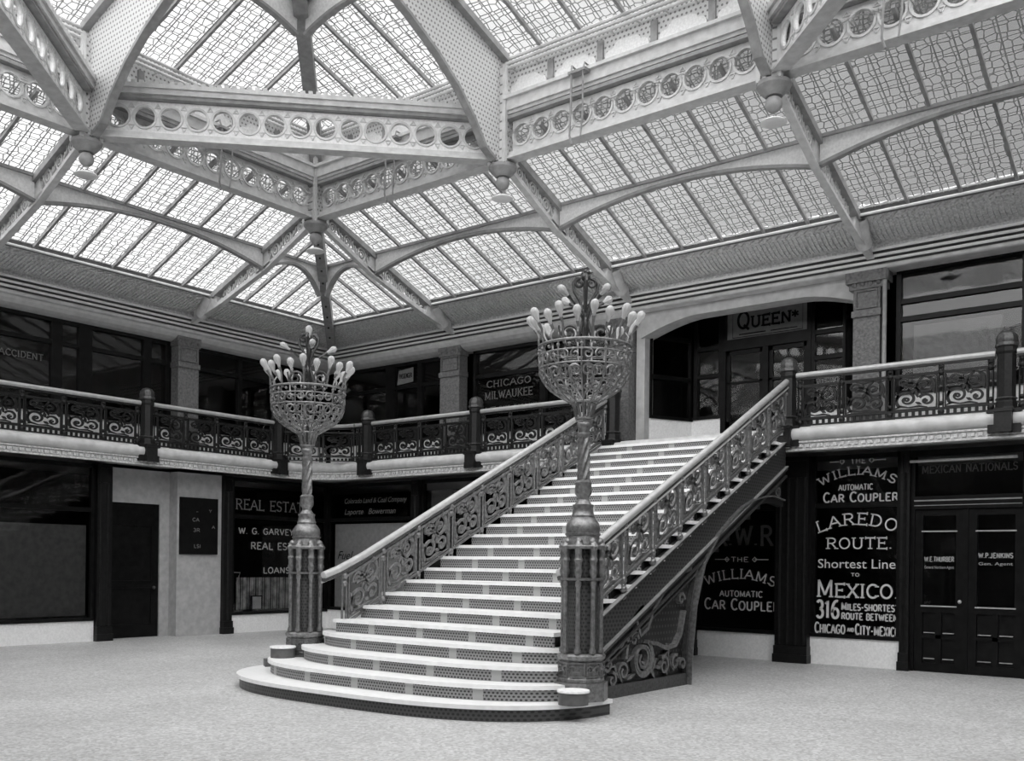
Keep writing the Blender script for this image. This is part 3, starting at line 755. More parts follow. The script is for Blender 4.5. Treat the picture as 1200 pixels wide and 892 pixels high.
# lantern hip, ribs and purlins
uh = lambda u, v, w: (LX0+u+.707*w, LY1-u+.707*w, v)
t = thing('lantern_hip', (-12, 9.7, 9.5), 'straight hip rafter of the lantern, rising from the corner post', 'hip rafter')
MB().prism([(.05, 8.7), (.5, 9.1), (1.2, 9.42), (HW, ZR_-.32), (HW, ZR_-.03), (0, UZ-.03)], -.1, .1, uh).link('rafter', 'iron_mid', t)
MB().ribbon([(.05, 8.7), (.5, 9.1), (1.2, 9.42), (HW, ZR_-.32)], .04, -.11, .11, uh).link('flange', 'iron_mid', t)
LR = [(11.62, 7.76), (11.38, 7.88), (11.12, 8.2), (10.75, 8.55), (10.3, 8.85), (9.73, 9.14), (8.6, 9.62), (7.6, 9.95)]
def urib(fr, m, loc, label):
    t = thing('lantern_rib', loc, label, 'roof rib', 'arched ribs of the lantern')
    b = MB()
    for a, c in zip(LR[:-1], LR[1:]):
        ta = min(9.2, 1e9) if a[0] > 11.7 else zu(11.95-a[0])-.05; tc_ = zu(11.95-c[0])-.05
        b.prism([a, c, (c[0], tc_), (a[0], ta)], -.03, .03, fr)
    b.prism([(11.85, 7.74), (11.62, 7.76), (11.62, 9.4), (11.85, 9.34)], -.03, .03, fr)
    b.link('perforated_web', m, t)
    MB().ribbon(LR, .05, -.06, .06, fr).link('arched_flange', 'iron_mid', t)
    MB().ribbon([(11.8, zu(.15)-.06), (7.5, zu(4.45)-.06)], .10, -.14, .14, fr).link('top_flange', 'iron_mid', t)
urib(lambda u, v, w: (RX[1]+w, u, v), 'perforated_x', (RX[1], 10, 9.2), 'arched plate rib rising from the middle post of the back side')
urib(lambda u, v, w: (RX[2]+w, u, v), 'perforated_x', (RX[2], 10, 9.2), 'arched plate rib rising from the post near the top right')
urib(lambda u, v, w: (LX0+(LY1-u), RY[1]+w, v), 'perforated_y', (-12, RY[1], 9.2), 'arched plate rib rising from the post at the left end of the corner girder')
G2 = 'arched purlins of the lantern'
h2 = HW/2; zt = zu(h2)-.04
purlin(lambda u, v, w: (u, LY1-h2-w, v), LX0+h2+.1, RX[1]-.05, zt, 9.52, 9.5, 9.72, (-10.6, LY1-h2, 9.6), 'arched purlin of the lantern right of its hip', G2, 'plate_pale')
purlin(lambda u, v, w: (u, LY1-h2-w, v), RX[1]+.05, RX[2]-.05, zt, 9.5, 9.5, 9.72, (-7.3, LY1-h2, 9.6), 'arched purlin of the lantern above the photo top edge', G2, 'plate_pale')
purlin(lambda u, v, w: (LX0+h2+w, u, v), RY[1]+.05, LY1-h2-.1, zt, 9.5, 9.52, 9.72, (LX0+h2, 8.6, 9.6), 'arched purlin of the lantern left of its hip', G2, 'plate_pale')

# ------------------------------------------------------------------ upper pilasters
def pilaster(fr, u, loc, label, wd=.42, co=.04):
    t = thing('gallery_pilaster', loc, label, 'pilaster', 'ornamented pilasters of the gallery')
    h = wd/2
    b = MB(); box_in(b, fr, u-h, u+h, Z2, 5.58, -.1, .16); b.link('shaft', 'ornament', t)
    b = MB(); box_in(b, fr, u-h-.03, u+h+.03, Z2, Z2+.12, -.1, .2); box_in(b, fr, u-h-.02, u+h+.02, Z2+.12, Z2+.34, -.1, .18); b.link('plinth', 'ornament', t)
    b = MB(); box_in(b, fr, u-h-.02, u+h+.02, 5.58, 5.68, -.1, .19); box_in(b, fr, u-h, u+h, 5.68, 6.02, -.1, .16); b.ribbon([(u-h+.05, 5.72), (u+h-.05, 5.72), (u+h-.05, 5.99), (u-h+.05, 5.99)], .03, .15, .185, fr, True); b.link('necking_panel', 'ornament', t)
    b = MB(); box_in(b, fr, u-h-.01-co*.5, u+h+.01+co*.5, 6.02, 6.12, -.1, .18); box_in(b, fr, u-h-co, u+h+co, 6.12, 6.31, -.1, .17+co*.5)
    for i in range(4): b.ball(fr(u-h+.02+i*(2*h-.04)/3, 6.1, .17), .045, 8)
    b.link('capital', 'ornament', t)
    return t
fu = FB(YB-.12); flu = FL(XL+.12)
pilaster(fu, -5.24, (-5.24, 15.8, Z2), 'ornamented pilaster right of the recessed entrance, lattice rib above it', .42, .11)
MB_ = MB().lathe([(.05, Z2), (.05, Z2+.3), (.035, Z2+.34), (.035, 6.1), (.06, 6.2), (.06, 6.3)], (-4.96, 15.72, 0), 10)
tag(MB_.link('colonnette', 'iron_mid', None, True), 'thin grey colonnette beside the pilaster right of the entrance', 'column')
pilaster(fu, -9.82, (-9.82, 15.8, Z2), 'ornamented pilaster left of the recessed entrance, behind the near lamp')
pilaster(fu, -14.06, (-14.06, 15.8, Z2), 'ornamented pilaster on the back gallery between corner and lettered railway window', .55)
pilaster(flu, 11.93, (-18.0, 11.93, Z2), 'ornamented pilaster on the left gallery, below a rib foot', .48)

# ------------------------------------------------------------------ shop fronts
wn = [20]
def front(fr, u0, u1, zb0, zs, zt, splits, trans, loc, label, base='marble_base', depth=.06, panes=True, frame=.07):
    """framed shop window: splits = mullion centres, trans = heights of transom bars"""
    wn[0] += 1
    t = thing('window_%d' % wn[0], loc, label, 'shop window', kind='structure')
    b = MB()
    box_in(b, fr, u0, u0+frame, zs, zt, -depth, .03); box_in(b, fr, u1-frame, u1, zs, zt, -depth, .03)
    box_in(b, fr, u0, u1, zs, zs+.06, -depth, .05); box_in(b, fr, u0, u1, zt-.08, zt, -depth, .03)
    b.link('frame', 'wood_dark', t)
    for m in splits:
        mm, w = m if isinstance(m, tuple) else (m, .09)
        b = MB(); box_in(b, fr, mm-w/2, mm+w/2, zs+.06, zt-.08, -depth, .03); b.link('mullion', 'wood_dark', t)
    for z in trans:
        b = MB(); box_in(b, fr, u0+frame, u1-frame, z-.04, z+.04, -depth+.01, .02); b.link('transom_bar', 'wood_dark', t)
    if panes:
        b = MB(); n = 1; b.add([fr(u0+frame, zs+.06, -.03), fr(u1-frame, zs+.06, -.03), fr(u1-frame, zt-.08, -.03), fr(u0+frame, zt-.08, -.03)], [(0, 1, 2, 3)]); b.link('pane', 'shop_glass', t)
    if base:
        b = MB(); box_in(b, fr, u0, u1, zb0, zs, -.12, .02); b.link('base_panel', base, t)
    return t
fB = FB(YB); fL = FL(XL)
# ---- upper, left gallery
ZS, ZT = 4.33, 6.12
w1 = front(fL, 2.0, 11.66, Z2, ZS, ZT, [(9.28, .2), (9.84, .26), (11.15, .17), 6.4], [5.66], (XL, 7, Z2), 'dark gallery shop window on the left, with small ACCIDENT lettering')
b = MB(); lay(b, fL, 'ACCIDENT', 8.22, 9.02, 5.27, .11, .13, .1); b.link('lettering', 'dim_letter', w1)
front(fL, 12.2, YB-.1, Z2, ZS, ZT, [(13.4, .1), (14.8, .1)], [5.66], (XL, 14, Z2), 'dark gallery shop window on the left side between pilaster and corner')
# ---- upper, back gallery
w2 = front(fB, XL+.1, -14.36, Z2, ZS, ZT, [(-16.1, .3), (-15.18, .13)], [5.56], (-16, YB, Z2), 'gallery shop window on the back wall beside the corner')
b = MB(); b.prism([(-15.9, 5.62), (-15.4, 5.66), (-15.4, 5.98), (-15.85, 5.94)], 0.0, .008, fB); b.link('hanging_card', 'dim_letter', w2)
b = MB(); lay(b, fB, 'PASSENGER', -15.83, -15.44, 5.76, .1, .16, 0, 0, 1, .009, .012); b.link('lettering', 'black_letter', w2)
w3 = front(fB, -13.62, -10.06, Z2, ZS, ZT, [(-11.78, .14)], [5.55], (-12, YB, Z2), 'gallery railway office window with CHICAGO MILWAUKEE lettering')
b = MB()
lay(b, fB, 'CHICAGO', -13.25, -12.1, 5.3, .13, .11, .1); lay(b, fB, 'MILWAUKEE', -13.3, -12.05, 5.05, .15, .11, .1); lay(b, fB, '& ST. PAUL RAILWAY', -13.3, -11.95, 4.74, .14, .11, .1)
b.link('lettering', 'dim_letter', w3)
w4 = front(fB, -4.86, -1.0, Z2, ZS, 6.33, [(-2.95, .22)], [5.52, 5.80], (-3, YB, Z2), 'gallery shop window at the right edge reflecting the skylight')
front(fB, -1.0, XR, Z2, ZS, 6.33, [1.2], [5.52], (1, YB, Z2), 'gallery shop window out of view on the right')
b = MB(); box_in(b, fB, -4.62, -3.35, 4.33, 5.42, -.11, -.085)  # grey sheet added behind the glass in place of a reflection
tag(b.link('window_card', 'blind', None), 'grey sheet standing in for a reflection in the gallery window at the right edge', 'card')
# ---- recessed entrance
jl = MB(); jl.prism([(-9.58, YB-.06), (-9.40, YB-.06), (-9.40, YB+.25), (-9.58, YB+.25)], Z2, 6.33, lambda u, v, w: (u, v, w)); jl.prism([(-5.47, YB-.06), (-5.40, YB-.06), (-5.40, YB+.4), (-5.47, YB+.4)], Z2, 6.33, lambda u, v, w: (u, v, w))
tag(jl.link('trim_4', 'plaster', None), 'pale jambs of the recessed gallery entrance', 'trim', None, 'structure')
YR = 17.0; fR = FB(YR)
P0, P1 = (-9.40, 16.12), (-8.98, YR)
f2, L2 = diag(P0, P1)
front(f2, 0.0, L2, Z2, 4.36, 6.5, [], [5.15, 5.9], (-9.2, 16.5, Z2), 'splayed side window of the recessed entrance, behind the near lamp', frame=.05)
f3, L3 = diag((-6.0, YR), (-5.47, 16.34))
front(f3, 0, L3, Z2, 4.36, 6.5, [], [5.9], (-5.7, 16.6, Z2), 'splayed side window hidden behind the right pilaster of the entrance', frame=.05)
front(fR, -8.98, -8.36, Z2, 4.38, 6.5, [(-8.93, .16)], [5.2, 5.72], (-8.7, YR, Z2), 'narrow sidelight left of the gallery entrance doors', frame=.05)
front(fR, -6.62, -6.0, Z2, 4.36, 6.5, [], [5.3, 5.75], (-6.3, YR, Z2), 'narrow sidelight right of the gallery entrance doors', frame=.06)
t = thing('door_1', (-7.5, YR, Z2), 'double entrance door of the gallery under the QUEEN sign', 'door', kind='structure')
b = MB()
for u0, u1, v1 in ((-8.36, -8.26, 6.5), (-7.53, -7.42, 5.63), (-6.70, -6.62, 6.5)): box_in(b, fR, u0, u1, Z2, v1, -.08, .04)
box_in(b, fR, -8.36, -6.62, 5.62, 5.82, -.08, .05); box_in(b, fR, -8.36, -6.62, 6.38, 6.5, -.08, .04)
b.link('frame', 'wood_dark', t)
for u0, u1 in ((-8.26, -7.53), (-7.42, -6.70)):
    b = MB()
    for a, c in ((u0, u0+.07), (u1-.07, u1)): box_in(b, fR, a, c, Z2, 5.62, -.06, .0)
    box_in(b, fR, u0, u1, Z2, 4.3, -.06, 0); box_in(b, fR, u0, u1, 5.54, 5.62, -.06, 0); box_in(b, fR, u0, u1, 5.0, 5.04, -.06, 0)
    lf = b.link('door_leaf', 'wood_dark', t)
    b = MB(); b.add([fR(u0+.07, 4.3, -.03), fR(u1-.07, 4.3, -.03), fR(u1-.07, 5.54, -.03), fR(u0+.07, 5.54, -.03)], [(0, 1, 2, 3)]); b.link('pane', 'shop_glass', lf)
b = MB(); box_in(b, fR, -8.26, -6.70, 5.82, 6.38, -.04, -.02); sg = b.link('transom_sign', 'sign_grey', t)
b = MB(); lay(b, fR, 'QUEEN', -8.05, -7.02, 6.02, .19, .2, .16, 0, 1.55, -.015, -.008)
lay(b, fR, '*', -7.0, -6.88, 6.08, .14, .22, 0, 0, 1, -.015, -.008)
box_in(b, fR, -8.02, -7.5, 5.90, 5.92, -.02, -.01); box_in(b, fR, -7.4, -6.9, 5.90, 5.915, -.02, -.01)
b.ribbon([(-8.15, 5.86), (-6.8, 5.86), (-6.8, 6.33), (-8.15, 6.33)], .012, -.02, -.012, fR, True)
b.link('lettering', 'black_letter', sg)
b = MB(); box_in(b, fB, -9.4, -5.4, 6.5, 6.56, -1.1, -.1); tag(b.link('ceiling_recess', 'plaster', None), 'ceiling of the recessed gallery entrance', 'ceiling', None, 'structure')

# ---- ground floor, left side
ZG = 3.44
w5 = front(fL, YN, 10.06, 0, .40, ZG, [(4.2, .1)], [2.55], (XL, 6, 0), 'big ground floor shop window at left with a grey blind')
b = MB(); box_in(b, fL, 5.0, 9.97, .5, 2.25, -.16, -.13); tag(b.link('window_blind', 'blind', None), 'wide grey blind lowered inside the left shop window', 'blind', 'window blinds')
def pier(fr, u0, u1, loc, label, w=.1, base=True):
    t = thing('iron_pier', loc, label, 'pier', 'dark iron piers between the ground floor shops')
    b = MB(); box_in(b, fr, u0, u1, .28, ZG, -.1, w); b.link('shaft', 'iron_dark', t)
    b = MB(); box_in(b, fr, u0-.02, u1+.02, 0, .14, -.1, w+.05); box_in(b, fr, u0-.01, u1+.01, .14, .28, -.1, w+.03); b.link('plinth', 'iron_dark', t)
    b = MB(); n = max(1, int((u1-u0)/.13))
    for i in range(n): 
        c = u0+(u1-u0)*(i+.5)/n; b.tube([fr(c, .3, w), fr(c, 1.8, w), fr(c, 3.1, w)], .03, 6)
    b.ribbon([(u0+.03, 3.1), (u1-.03, 3.1), (u1-.03, 3.38), (u0+.03, 3.38)], .03, w-.01, w+.02, fr, True)
    b.link('reeding', 'iron_dark', t)
pier(fL, 10.08, 10.38, (XL, 10.2, 0), 'dark iron pier left of the recessed doorway')
pier(fL, 12.975, 13.20, (XL, 13.1, 0), 'dark iron pier between the directory board and the REAL ESTATE window')
XD = XL-.28
b = MB(); b.box(XD-.1, XD, 10.38, 11.9, 2.75, ZG); b.box(XD-.1, XD, 11.66, 11.9, 0, 2.75); b.box(XL-.7, XL-.0, 11.88, 12.97, 0, ZG); b.box(XD-.1, XL-.11, 10.385, 10.40, 0, ZG)
tag(b.link('wall_doorway', 'doorway_plaster', None), 'pale walls and pier of the recessed ground floor doorway', 'wall', None, 'structure')
t = thing('door_2', (XD, 11, 0), 'dark door standing in the recessed doorway on the left', 'door', kind='structure')
fD = FL(XD-.04)
b = MB(); box_in(b, fD, 10.38, 11.66, 0, 2.75, -.06, 0); b.link('door_leaf', 'wood_dark', t)
b = MB(); 
for v0, v1 in ((.25, 1.0), (1.15, 2.3)): b.ribbon([(10.5, v0), (11.5, v0), (11.5, v1), (10.5, v1)], .05, 0, .02, fD, True)
b.link('panel_moulding', 'wood_dark', t)
MB().ball((XD+.03, 11.52, 1.02), .035).link('door_knob', 'bronze', t, True)
t = thing('directory_board', (XL, 12.4, 1.7), 'black directory board with small white entries, hung on the pale pier', 'sign')
b = MB(); box_in(b, fL, 11.93, 12.85, 1.72, 2.92, .005, .05); b.link('panel', 'board_black', t)
b = MB()
for tx, u, v, h, wd in (('CA', 12.22, 2.42, .07, .16), ('3R', 12.24, 2.2, .07, .16), ('LSI', 12.26, 1.86, .07, .16), ('Y', 12.62, 2.62, .06, .07), ('A', 12.7, 2.28, .06, .07), ('-', 12.3, 2.6, .05, .06)):
    lay(b, fL, tx, u, u+wd, v, h, .2, 0, 0, 1, .052, .055)
b.link('lettering', 'dim_letter', t)
w6 = front(fL, 13.22, YB-.02, 0, .40, ZG, [], [2.58], (XL, 14.5, 0), 'ground floor shop window lettered REAL ESTATE, left of the corner')
b = MB(); lay(b, fL, 'REAL ESTATE', 13.34, 15.4, 2.74, .22, .1, .12); b.link('transom_lettering', 'dim_letter', w6)
b = MB(); lay(b, fL, 'W. G. GARVEY &', 13.42, 15.2, 2.2, .13, .16); lay(b, fL, 'REAL ESTATE', 13.75, 15.4, 1.86, .15, .16); lay(b, fL, 'LOANS', 14.1, 14.85, 1.32, .13, .17); b.link('lettering', 'mid_letter', w6)
b = MB()
for i in range(60):
    u = 13.55+i*.038; b.ribbon([(u, .5), (u+.004, 1.22)], .03, -.22-.035*sin(i*1.15), -.2-.035*sin(i*1.15), fL)
tag(b.link('curtain', 'drapery', None), 'gathered grey curtain hanging low inside the REAL ESTATE window', 'curtain')
t = thing('framed_picture', (XL-.12, 14.0, .47), 'small framed picture leaning in front of the curtain', 'picture')
b = MB(); b.ribbon([(13.88, .5), (14.16, .5), (14.16, .80), (13.88, .80)], .035, -.13, -.10, fL, True); b.link('frame', 'wood_dark', t)
b = MB(); box_in(b, fL, 13.89, 14.15, .51, .79, -.13, -.115); b.link('print', 'paper', t)
t = tag(MB().tube([fL(13.3, 1.34, -.1), fL(13.55, 1.33, -.1), fL(13.5, 1.24, -.08), fL(13.44, 1.08, -.08)], .014, 5).link('curtain_bracket', 'gold_letter', None), 'pale bent curtain bracket at the left of the REAL ESTATE window', 'bracket')

# ---- ground floor, back side
w7 = front(fB, XL+.02, -15.35, 0, .45, ZG, [], [2.6], (-16.8, YB, 0), 'ground floor shop window in the corner with a pale blind and script lettering')
b = MB(); box_in(b, fB, -18.05, -15.62, .52, 2.5, -.14, -.11); bl = b.link('window_blind', 'blind_pale', None); tag(bl, 'pale blind inside the corner shop window, script word on it', 'blind', 'window blinds')
b = MB(); ftext(b, fB, 'Fuel', -17.95, -17.4, 1.66, .2, .4, -.10); b.link('script_lettering', 'black_letter', bl)
b = MB(); ftext(b, fB, 'Colorado Land & Coal Company', -17.6, -15.55, 2.98, .12, .3); ftext(b, fB, 'Laporte   Bowerman', -17.6, -15.9, 2.72, .13, .3); b.link('lettering', 'dim_letter', w7)
pier(fB, -15.33, -15.1, (-15.2, YB, 0), 'dark iron pier on the back wall right of the corner window')
front(fB, -15.08, -11.9, 0, .45, ZG, [(-13.5, .1)], [2.6], (-13.5, YB, 0), 'ground floor shop window behind the stair railing')
b = MB(); box_in(b, fB, -14.9, -13.7, 2.72, 3.2, -.12, -.1); tag(b.link('window_poster', 'blind', None), 'grey poster at the top of the shop window behind the stair railing', 'poster')
pier(fB, -11.9, -11.6, (-11.7, YB, 0), 'dark iron pier behind the staircase')
front(fB, -11.6, -8.6, 0, .45, ZG, [], [2.6], (-10, YB, 0), 'ground floor shop window hidden behind the staircase')
pier(fB, -8.6, -8.28, (-8.4, YB, 0), 'dark iron pier at the left of the window under the stair')
w8 = front(fB, -8.28, -6.76, 0, .45, ZG, [], [2.6], (-7.5, YB, 0), 'shop window under the stair arch with CAR COUPLER lettering')
b = MB()
lay(b, fB, 'THE', -7.64, -7.32, 1.68, .08, .14); lay(b, fB, 'WILLIAMS', -8.12, -6.84, 1.25, .16, .13, .13, .14); lay(b, fB, 'AUTOMATIC', -7.85, -7.05, 1.07, .1, .16)
lay(b, fB, 'CAR COUPLER', -8.14, -6.74, .84, .15, .16, 0, 0, 1.25)
for u0, u1 in ((-7.95, -7.7), (-7.2, -6.95)): b.ribbon([(u0, 1.72), (u1, 1.72)], .012, .004, .01, fB)
b.ribbon([(-7.72, 1.68), (-7.68, 1.72), (-7.72, 1.76), (-7.76, 1.72)], .014, .004, .01, fB, True); b.ribbon([(-7.2, 1.68), (-7.16, 1.72), (-7.2, 1.76), (-7.24, 1.72)], .014, .004, .01, fB, True)
b.link('lettering', 'gold_letter', w8)
b = MB(); lay(b, fB, 'R.W.R.R', -7.95, -6.5, 1.97, .32, .15, .1); b.link('faint_lettering', 'faint_letter', w8)
pier(fB, -6.76, -6.2, (-6.5, YB, 0), 'broad dark iron pier where the stair meets the gallery', .16)
w9 = front(fB, -6.2, -4.74, 0, .45, ZG, [], [2.62], (-5.5, YB, 0), 'shop window lettered LAREDO ROUTE and MEXICO')
b = MB()
lay(b, fB, 'THE', -5.56, -5.32, 3.29, .08, .16); lay(b, fB, 'WILLIAMS', -6.06, -4.86, 2.93, .13, .16, .14, .18); lay(b, fB, 'AUTOMATIC', -5.75, -5.2, 2.86, .09, .16)
lay(b, fB, 'CAR COUPLER', -6.0, -4.8, 2.67, .12, .19, 0, 0, 1.3)
for u0, u1 in ((-5.9, -5.72), (-5.2, -5.0)): b.ribbon([(u0, 3.33), (u1, 3.33)], .012, .004, .01, fB)
b.ribbon([(-5.7, 3.29), (-5.66, 3.33), (-5.7, 3.37), (-5.74, 3.33)], .014, .004, .01, fB, True); b.ribbon([(-5.22, 3.29), (-5.18, 3.33), (-5.22, 3.37), (-5.26, 3.33)], .014, .004, .01, fB, True)
lay(b, fB, 'LAREDO', -6.08, -4.84, 2.17, .18, .125, .15, .13); lay(b, fB, 'ROUTE.', -5.94, -4.88, 1.91, .17, .125, .15)
ftext(b, fB, 'Shortest Line', -6.08, -4.83, 1.59, .15, 0.0, .008)
lay(b, fB, 'TO', -5.53, -5.4, 1.46, .05, .2)
lay(b, fB, 'MEXICO.', -6.09, -4.78, 1.12, .21, .145, .13, 0, 1.3)
lay(b, fB, '316', -6.1, -5.72, .77, .28, .15); lay(b, fB, 'MILES-SHORTEST', -5.68, -4.77, .91, .10, .2, 0, 0, 1.2); lay(b, fB, 'ROUTE BETWEEN', -5.68, -4.79, .76, .10, .2)
lay(b, fB, 'CHICAGO', -6.12, -5.62, .52, .14, .16, 0, 0, 1.2); lay(b, fB, 'AND', -5.58, -5.48, .56, .06, .2); lay(b, fB, 'CITY-MEXICO', -5.45, -4.76, .52, .14, .16, 0, 0, 1.2)
b.link('lettering', 'gold_letter', w9)
pier(fB, -4.74, -4.6, (-4.67, YB, 0), 'slim dark iron pier between the LAREDO ROUTE window and the doors')
t = thing('door_3', (-3.8, YB, 0), 'dark panelled double door at the right edge, lettered panes', 'door', kind='structure')
b = MB(); box_in(b, fB, -4.6, -4.54, 0, ZG, -.1, .03); box_in(b, fB, -3.84, -3.76, 0, 2.52, -.1, .02); box_in(b, fB, -3.02, -2.94, 0, ZG, -.1, .03)
box_in(b, fB, -4.54, -3.02, 2.52, 2.72, -.1, .05); box_in(b, fB, -4.54, -3.02, 3.34, ZG, -.1, .03); b.link('frame', 'wood_dark', t)
b = MB(); box_in(b, fB, -4.54, -3.02, 2.64, 2.66, .05, .07); box_in(b, fB, -4.54, -3.02, 2.57, 2.58, .05, .065); b.link('transom_moulding', 'iron_mid', t)
for u0, u1, nm, sub in ((-4.54, -3.84, 'W.E.THURBER', 'General Northern Agent'), (-3.76, -3.02, 'W.P.JENKINS', 'Gen. Agent')):
    b = MB(); a, c = u0+.12, u1-.1
    box_in(b, fB, u0, a, 0, 2.52, -.07, 0); box_in(b, fB, c, u1, 0, 2.52, -.07, 0)
    box_in(b, fB, a, c, 0, .14, -.07, 0); box_in(b, fB, a, c, .92, 1.02, -.07, 0); box_in(b, fB, a, c, 2.42, 2.52, -.07, 0); box_in(b, fB, a, c, .14, .92, -.07, -.04); box_in(b, fB, a, c, .52, .58, -.07, -.0); box_in(b, fB, (a+c)/2-.04, (a+c)/2+.04, .14, .92, -.07, -.0)
    lf = b.link('door_leaf', 'wood_dark', t)
    b = MB(); b.add([fB(a, 1.02, -.03), fB(c, 1.02, -.03), fB(c, 2.42, -.03), fB(a, 2.42, -.03)], [(0, 1, 2, 3)]); b.link('pane', 'shop_glass', lf)
    b = MB(); box_in(b, fB, a-.02, c+.02, 1.01, 1.03, 0, .02); box_in(b, fB, a-.02, c+.02, 2.165, 2.185, 0, .012)
    for v in (.20, .60): box_in(b, fB, a+.02, (a+c)/2-.06, v, v+.012, -.04, -.01); box_in(b, fB, (a+c)/2+.06, c-.02, v, v+.012, -.04, -.01)
    b.link('sill_bead', 'mid_letter', lf)
    b = MB(); lay(b, fB, nm, a+.02, c-.03, 1.71 if nm[2] == 'E' else 1.77, .07, .2, 0, 0, 1, -.02, -.012); ftext(b, fB, sub, a+.02, c-.03, 1.6 if nm[2] == 'E' else 1.66, .045, 0, -.015); b.link('lettering', 'mid_letter', lf)
b = MB(); b.add([fB(-4.54, 2.72, -.03), fB(-3.02, 2.72, -.03), fB(-3.02, 3.34, -.03), fB(-4.54, 3.34, -.03)], [(0, 1, 2, 3)]); b.link('transom_pane', 'shop_glass', t)
b = MB(); lay(b, fB, 'MEXICAN NATIONALS', -4.45, -3.1, 3.08, .11, .13, .1, 0, 1.15, -.02, -.012); b.link('transom_lettering', 'faint_letter', t)
MB().ball((-3.86, 15.93, 1.1), .03).link('door_knob', 'rail_brass', t, True)
tag(MB().tube([(-4.6, 15.9, 3.26), (-3.8, 15.9, 3.26), (-3.08, 15.9, 3.26)], .022, 8).link('transom_rod', 'gold_letter', None, True), 'pale rod across the transom above the panelled double door', 'rod')
front(fB, -2.94, XR, 0, .45, ZG, [0.3], [2.62], (0, YB, 0), 'ground floor shop window out of view on the right')

# ------------------------------------------------------------------ gallery balustrade
def scroll_panel(mb, fr, w, h, sh=0.0, d=.018):
    """two interlocking scrolls with leaves, in a frame w by h; sh shears it along a stair"""
    g = lambda u, v, n: fr(u*w, v*h+sh*u*w, n)
    k = .046
    def rb(p, wd): mb.ribbon(p, [x for x in wd] if isinstance(wd, list) else wd, -d, d, g)
    n = 22
    def tap(m, a, b): return [a+(b-a)*i/(m-1) for i in range(m)]
    def sp(cx, cy, r0, r1, a0, a1, w0, w1, m=22):
        p = spiral(cx, cy, r0, r1, a0, a1, m); rb(p, tap(len(p), w0, w1))
    sp(.30, .30, .27, .06, 235, -240, k*1.7, k*.9, 26)
    mb.ribbon(arc(.30, .30, .045, .045, 0, 360, 8)[:-1], .05, -d, d, g, True)
    sp(.70, .70, .25, .05, 60, -400, k*1.7, k*.9, 26)
    sp(.76, .24, .19, .04, 150, -260, k*1.5, k*.8)
    sp(.22, .80, .16, .04, -40, 330, k*1.4, k*.8)
    rb(arc(.30, .30, .38, .40, 20, 100, 8), tap(9, .03, .07))
    rb(arc(.30, .30, .48, .50, 40, 105, 8), tap(9, .03, .06))
    rb(arc(.95, .62, .42, .44, 110, 190, 8), tap(9, .06, .03))
    rb([(.02, .04), (.16, .10), (.36, .05), (.6, .07), (.78, .03)], [.02, .06, .03, .06, .02])
    rb([(.98, .96), (.85, .92), (.65, .97), (.42, .93), (.25, .98)], [.02, .06, .03, .06, .02])
    rb([(.04, .55), (.10, .42), (.05, .25)], [.02, .07, .02]); rb([(.96, .42), (.92, .52), (.97, .7)], [.02, .07, .02])
    for (x, y, a, l) in ((.46, .55, 60, .22), (.54, .44, 100, .2), (.70, .68, 230, .14), (.76, .22, 60, .1), (.42, .78, 80, .2), (.58, .16, 150, .16)):
        rb([(x-l/2*cos(radians(a)), y-l/2*sin(radians(a))), (x, y), (x+l/2*cos(radians(a)), y+l/2*sin(radians(a)))], [.015, .085, .012])
    mb.ribbon([(0, 0), (1, 0), (1, 1), (0, 1)], .045, -d*.8, d*.8, g, True)
    return mb
def newel_mesh():
    parts = []
    b = MB().lathe([(.145, 3.86), (.145, 3.95), (.125, 3.98), (.125, 4.62), (.14, 4.66), (.14, 4.72), (.115, 4.73)], n=8); parts.append(('shaft', b, 'bronze_dark', False))
    b = MB().lathe([(.12, 4.72), (.15, 4.74), (.15, 4.77), (.135, 4.79), (.14, 4.84), (.125, 4.90), (.085, 4.945), (.03, 4.965), (.005, 4.97)], n=24, mod=lambda t, z: 1+.05*cos(8*t)); parts.append(('domed_cap', b, 'bronze', True))
    b = MB()
    for hx, hy in ((.115, .215), (.215, .115)): b.box(-hx, hx, -hy, hy, 3.52, 3.85)
    b.box(-.13, .13, -.23, .23, 3.80, 3.83); b.box(-.23, .23, -.13, .13, 3.80, 3.83); b.lathe([(.17, 3.83), (.165, 3.88)], n=8); parts.append(('bracket', b, 'bronze_dark', False))
    b = MB().lathe([(.13, 3.98), (.152, 4.0), (.13, 4.02)], n=8, cap=False); parts.append(('collar', b, 'bronze', True))
    return parts
def newel(x, y, label):
    t = thing('balcony_newel', (x, y, 3.5), label, 'newel post', 'domed newel posts of the gallery')
    for nm, b, m, sm in newel_mesh():
        b.v = [(px+x, py+y, pz) for px, py, pz in b.v]; b.link(nm, m, t, sm)
    return t
N0_ = newel(EX, 10.79, 'domed bronze newel post on the left gallery, straight above the recessed doorway')
for x, y, l in ((EX, 14.0, 'domed bronze newel post behind the bowl of the far lamp'),
                (-16.0, EY, 'domed bronze newel post just right of the far lamp bowl, on the back gallery'),
                (-12.87, EY, 'domed bronze newel post below the railway office window of the back gallery'),
                (-9.62, EY+.02, 'bronze newel post at the stair head, behind the near lamp bowl'),
                (-6.3, EY+.02, 'bronze newel post at the head of the stair on its right'),
                (-3.1, EY, 'domed bronze newel post of the back gallery at the right edge of the photo')):
    dupl(N0_, (x, y, 3.5), l)
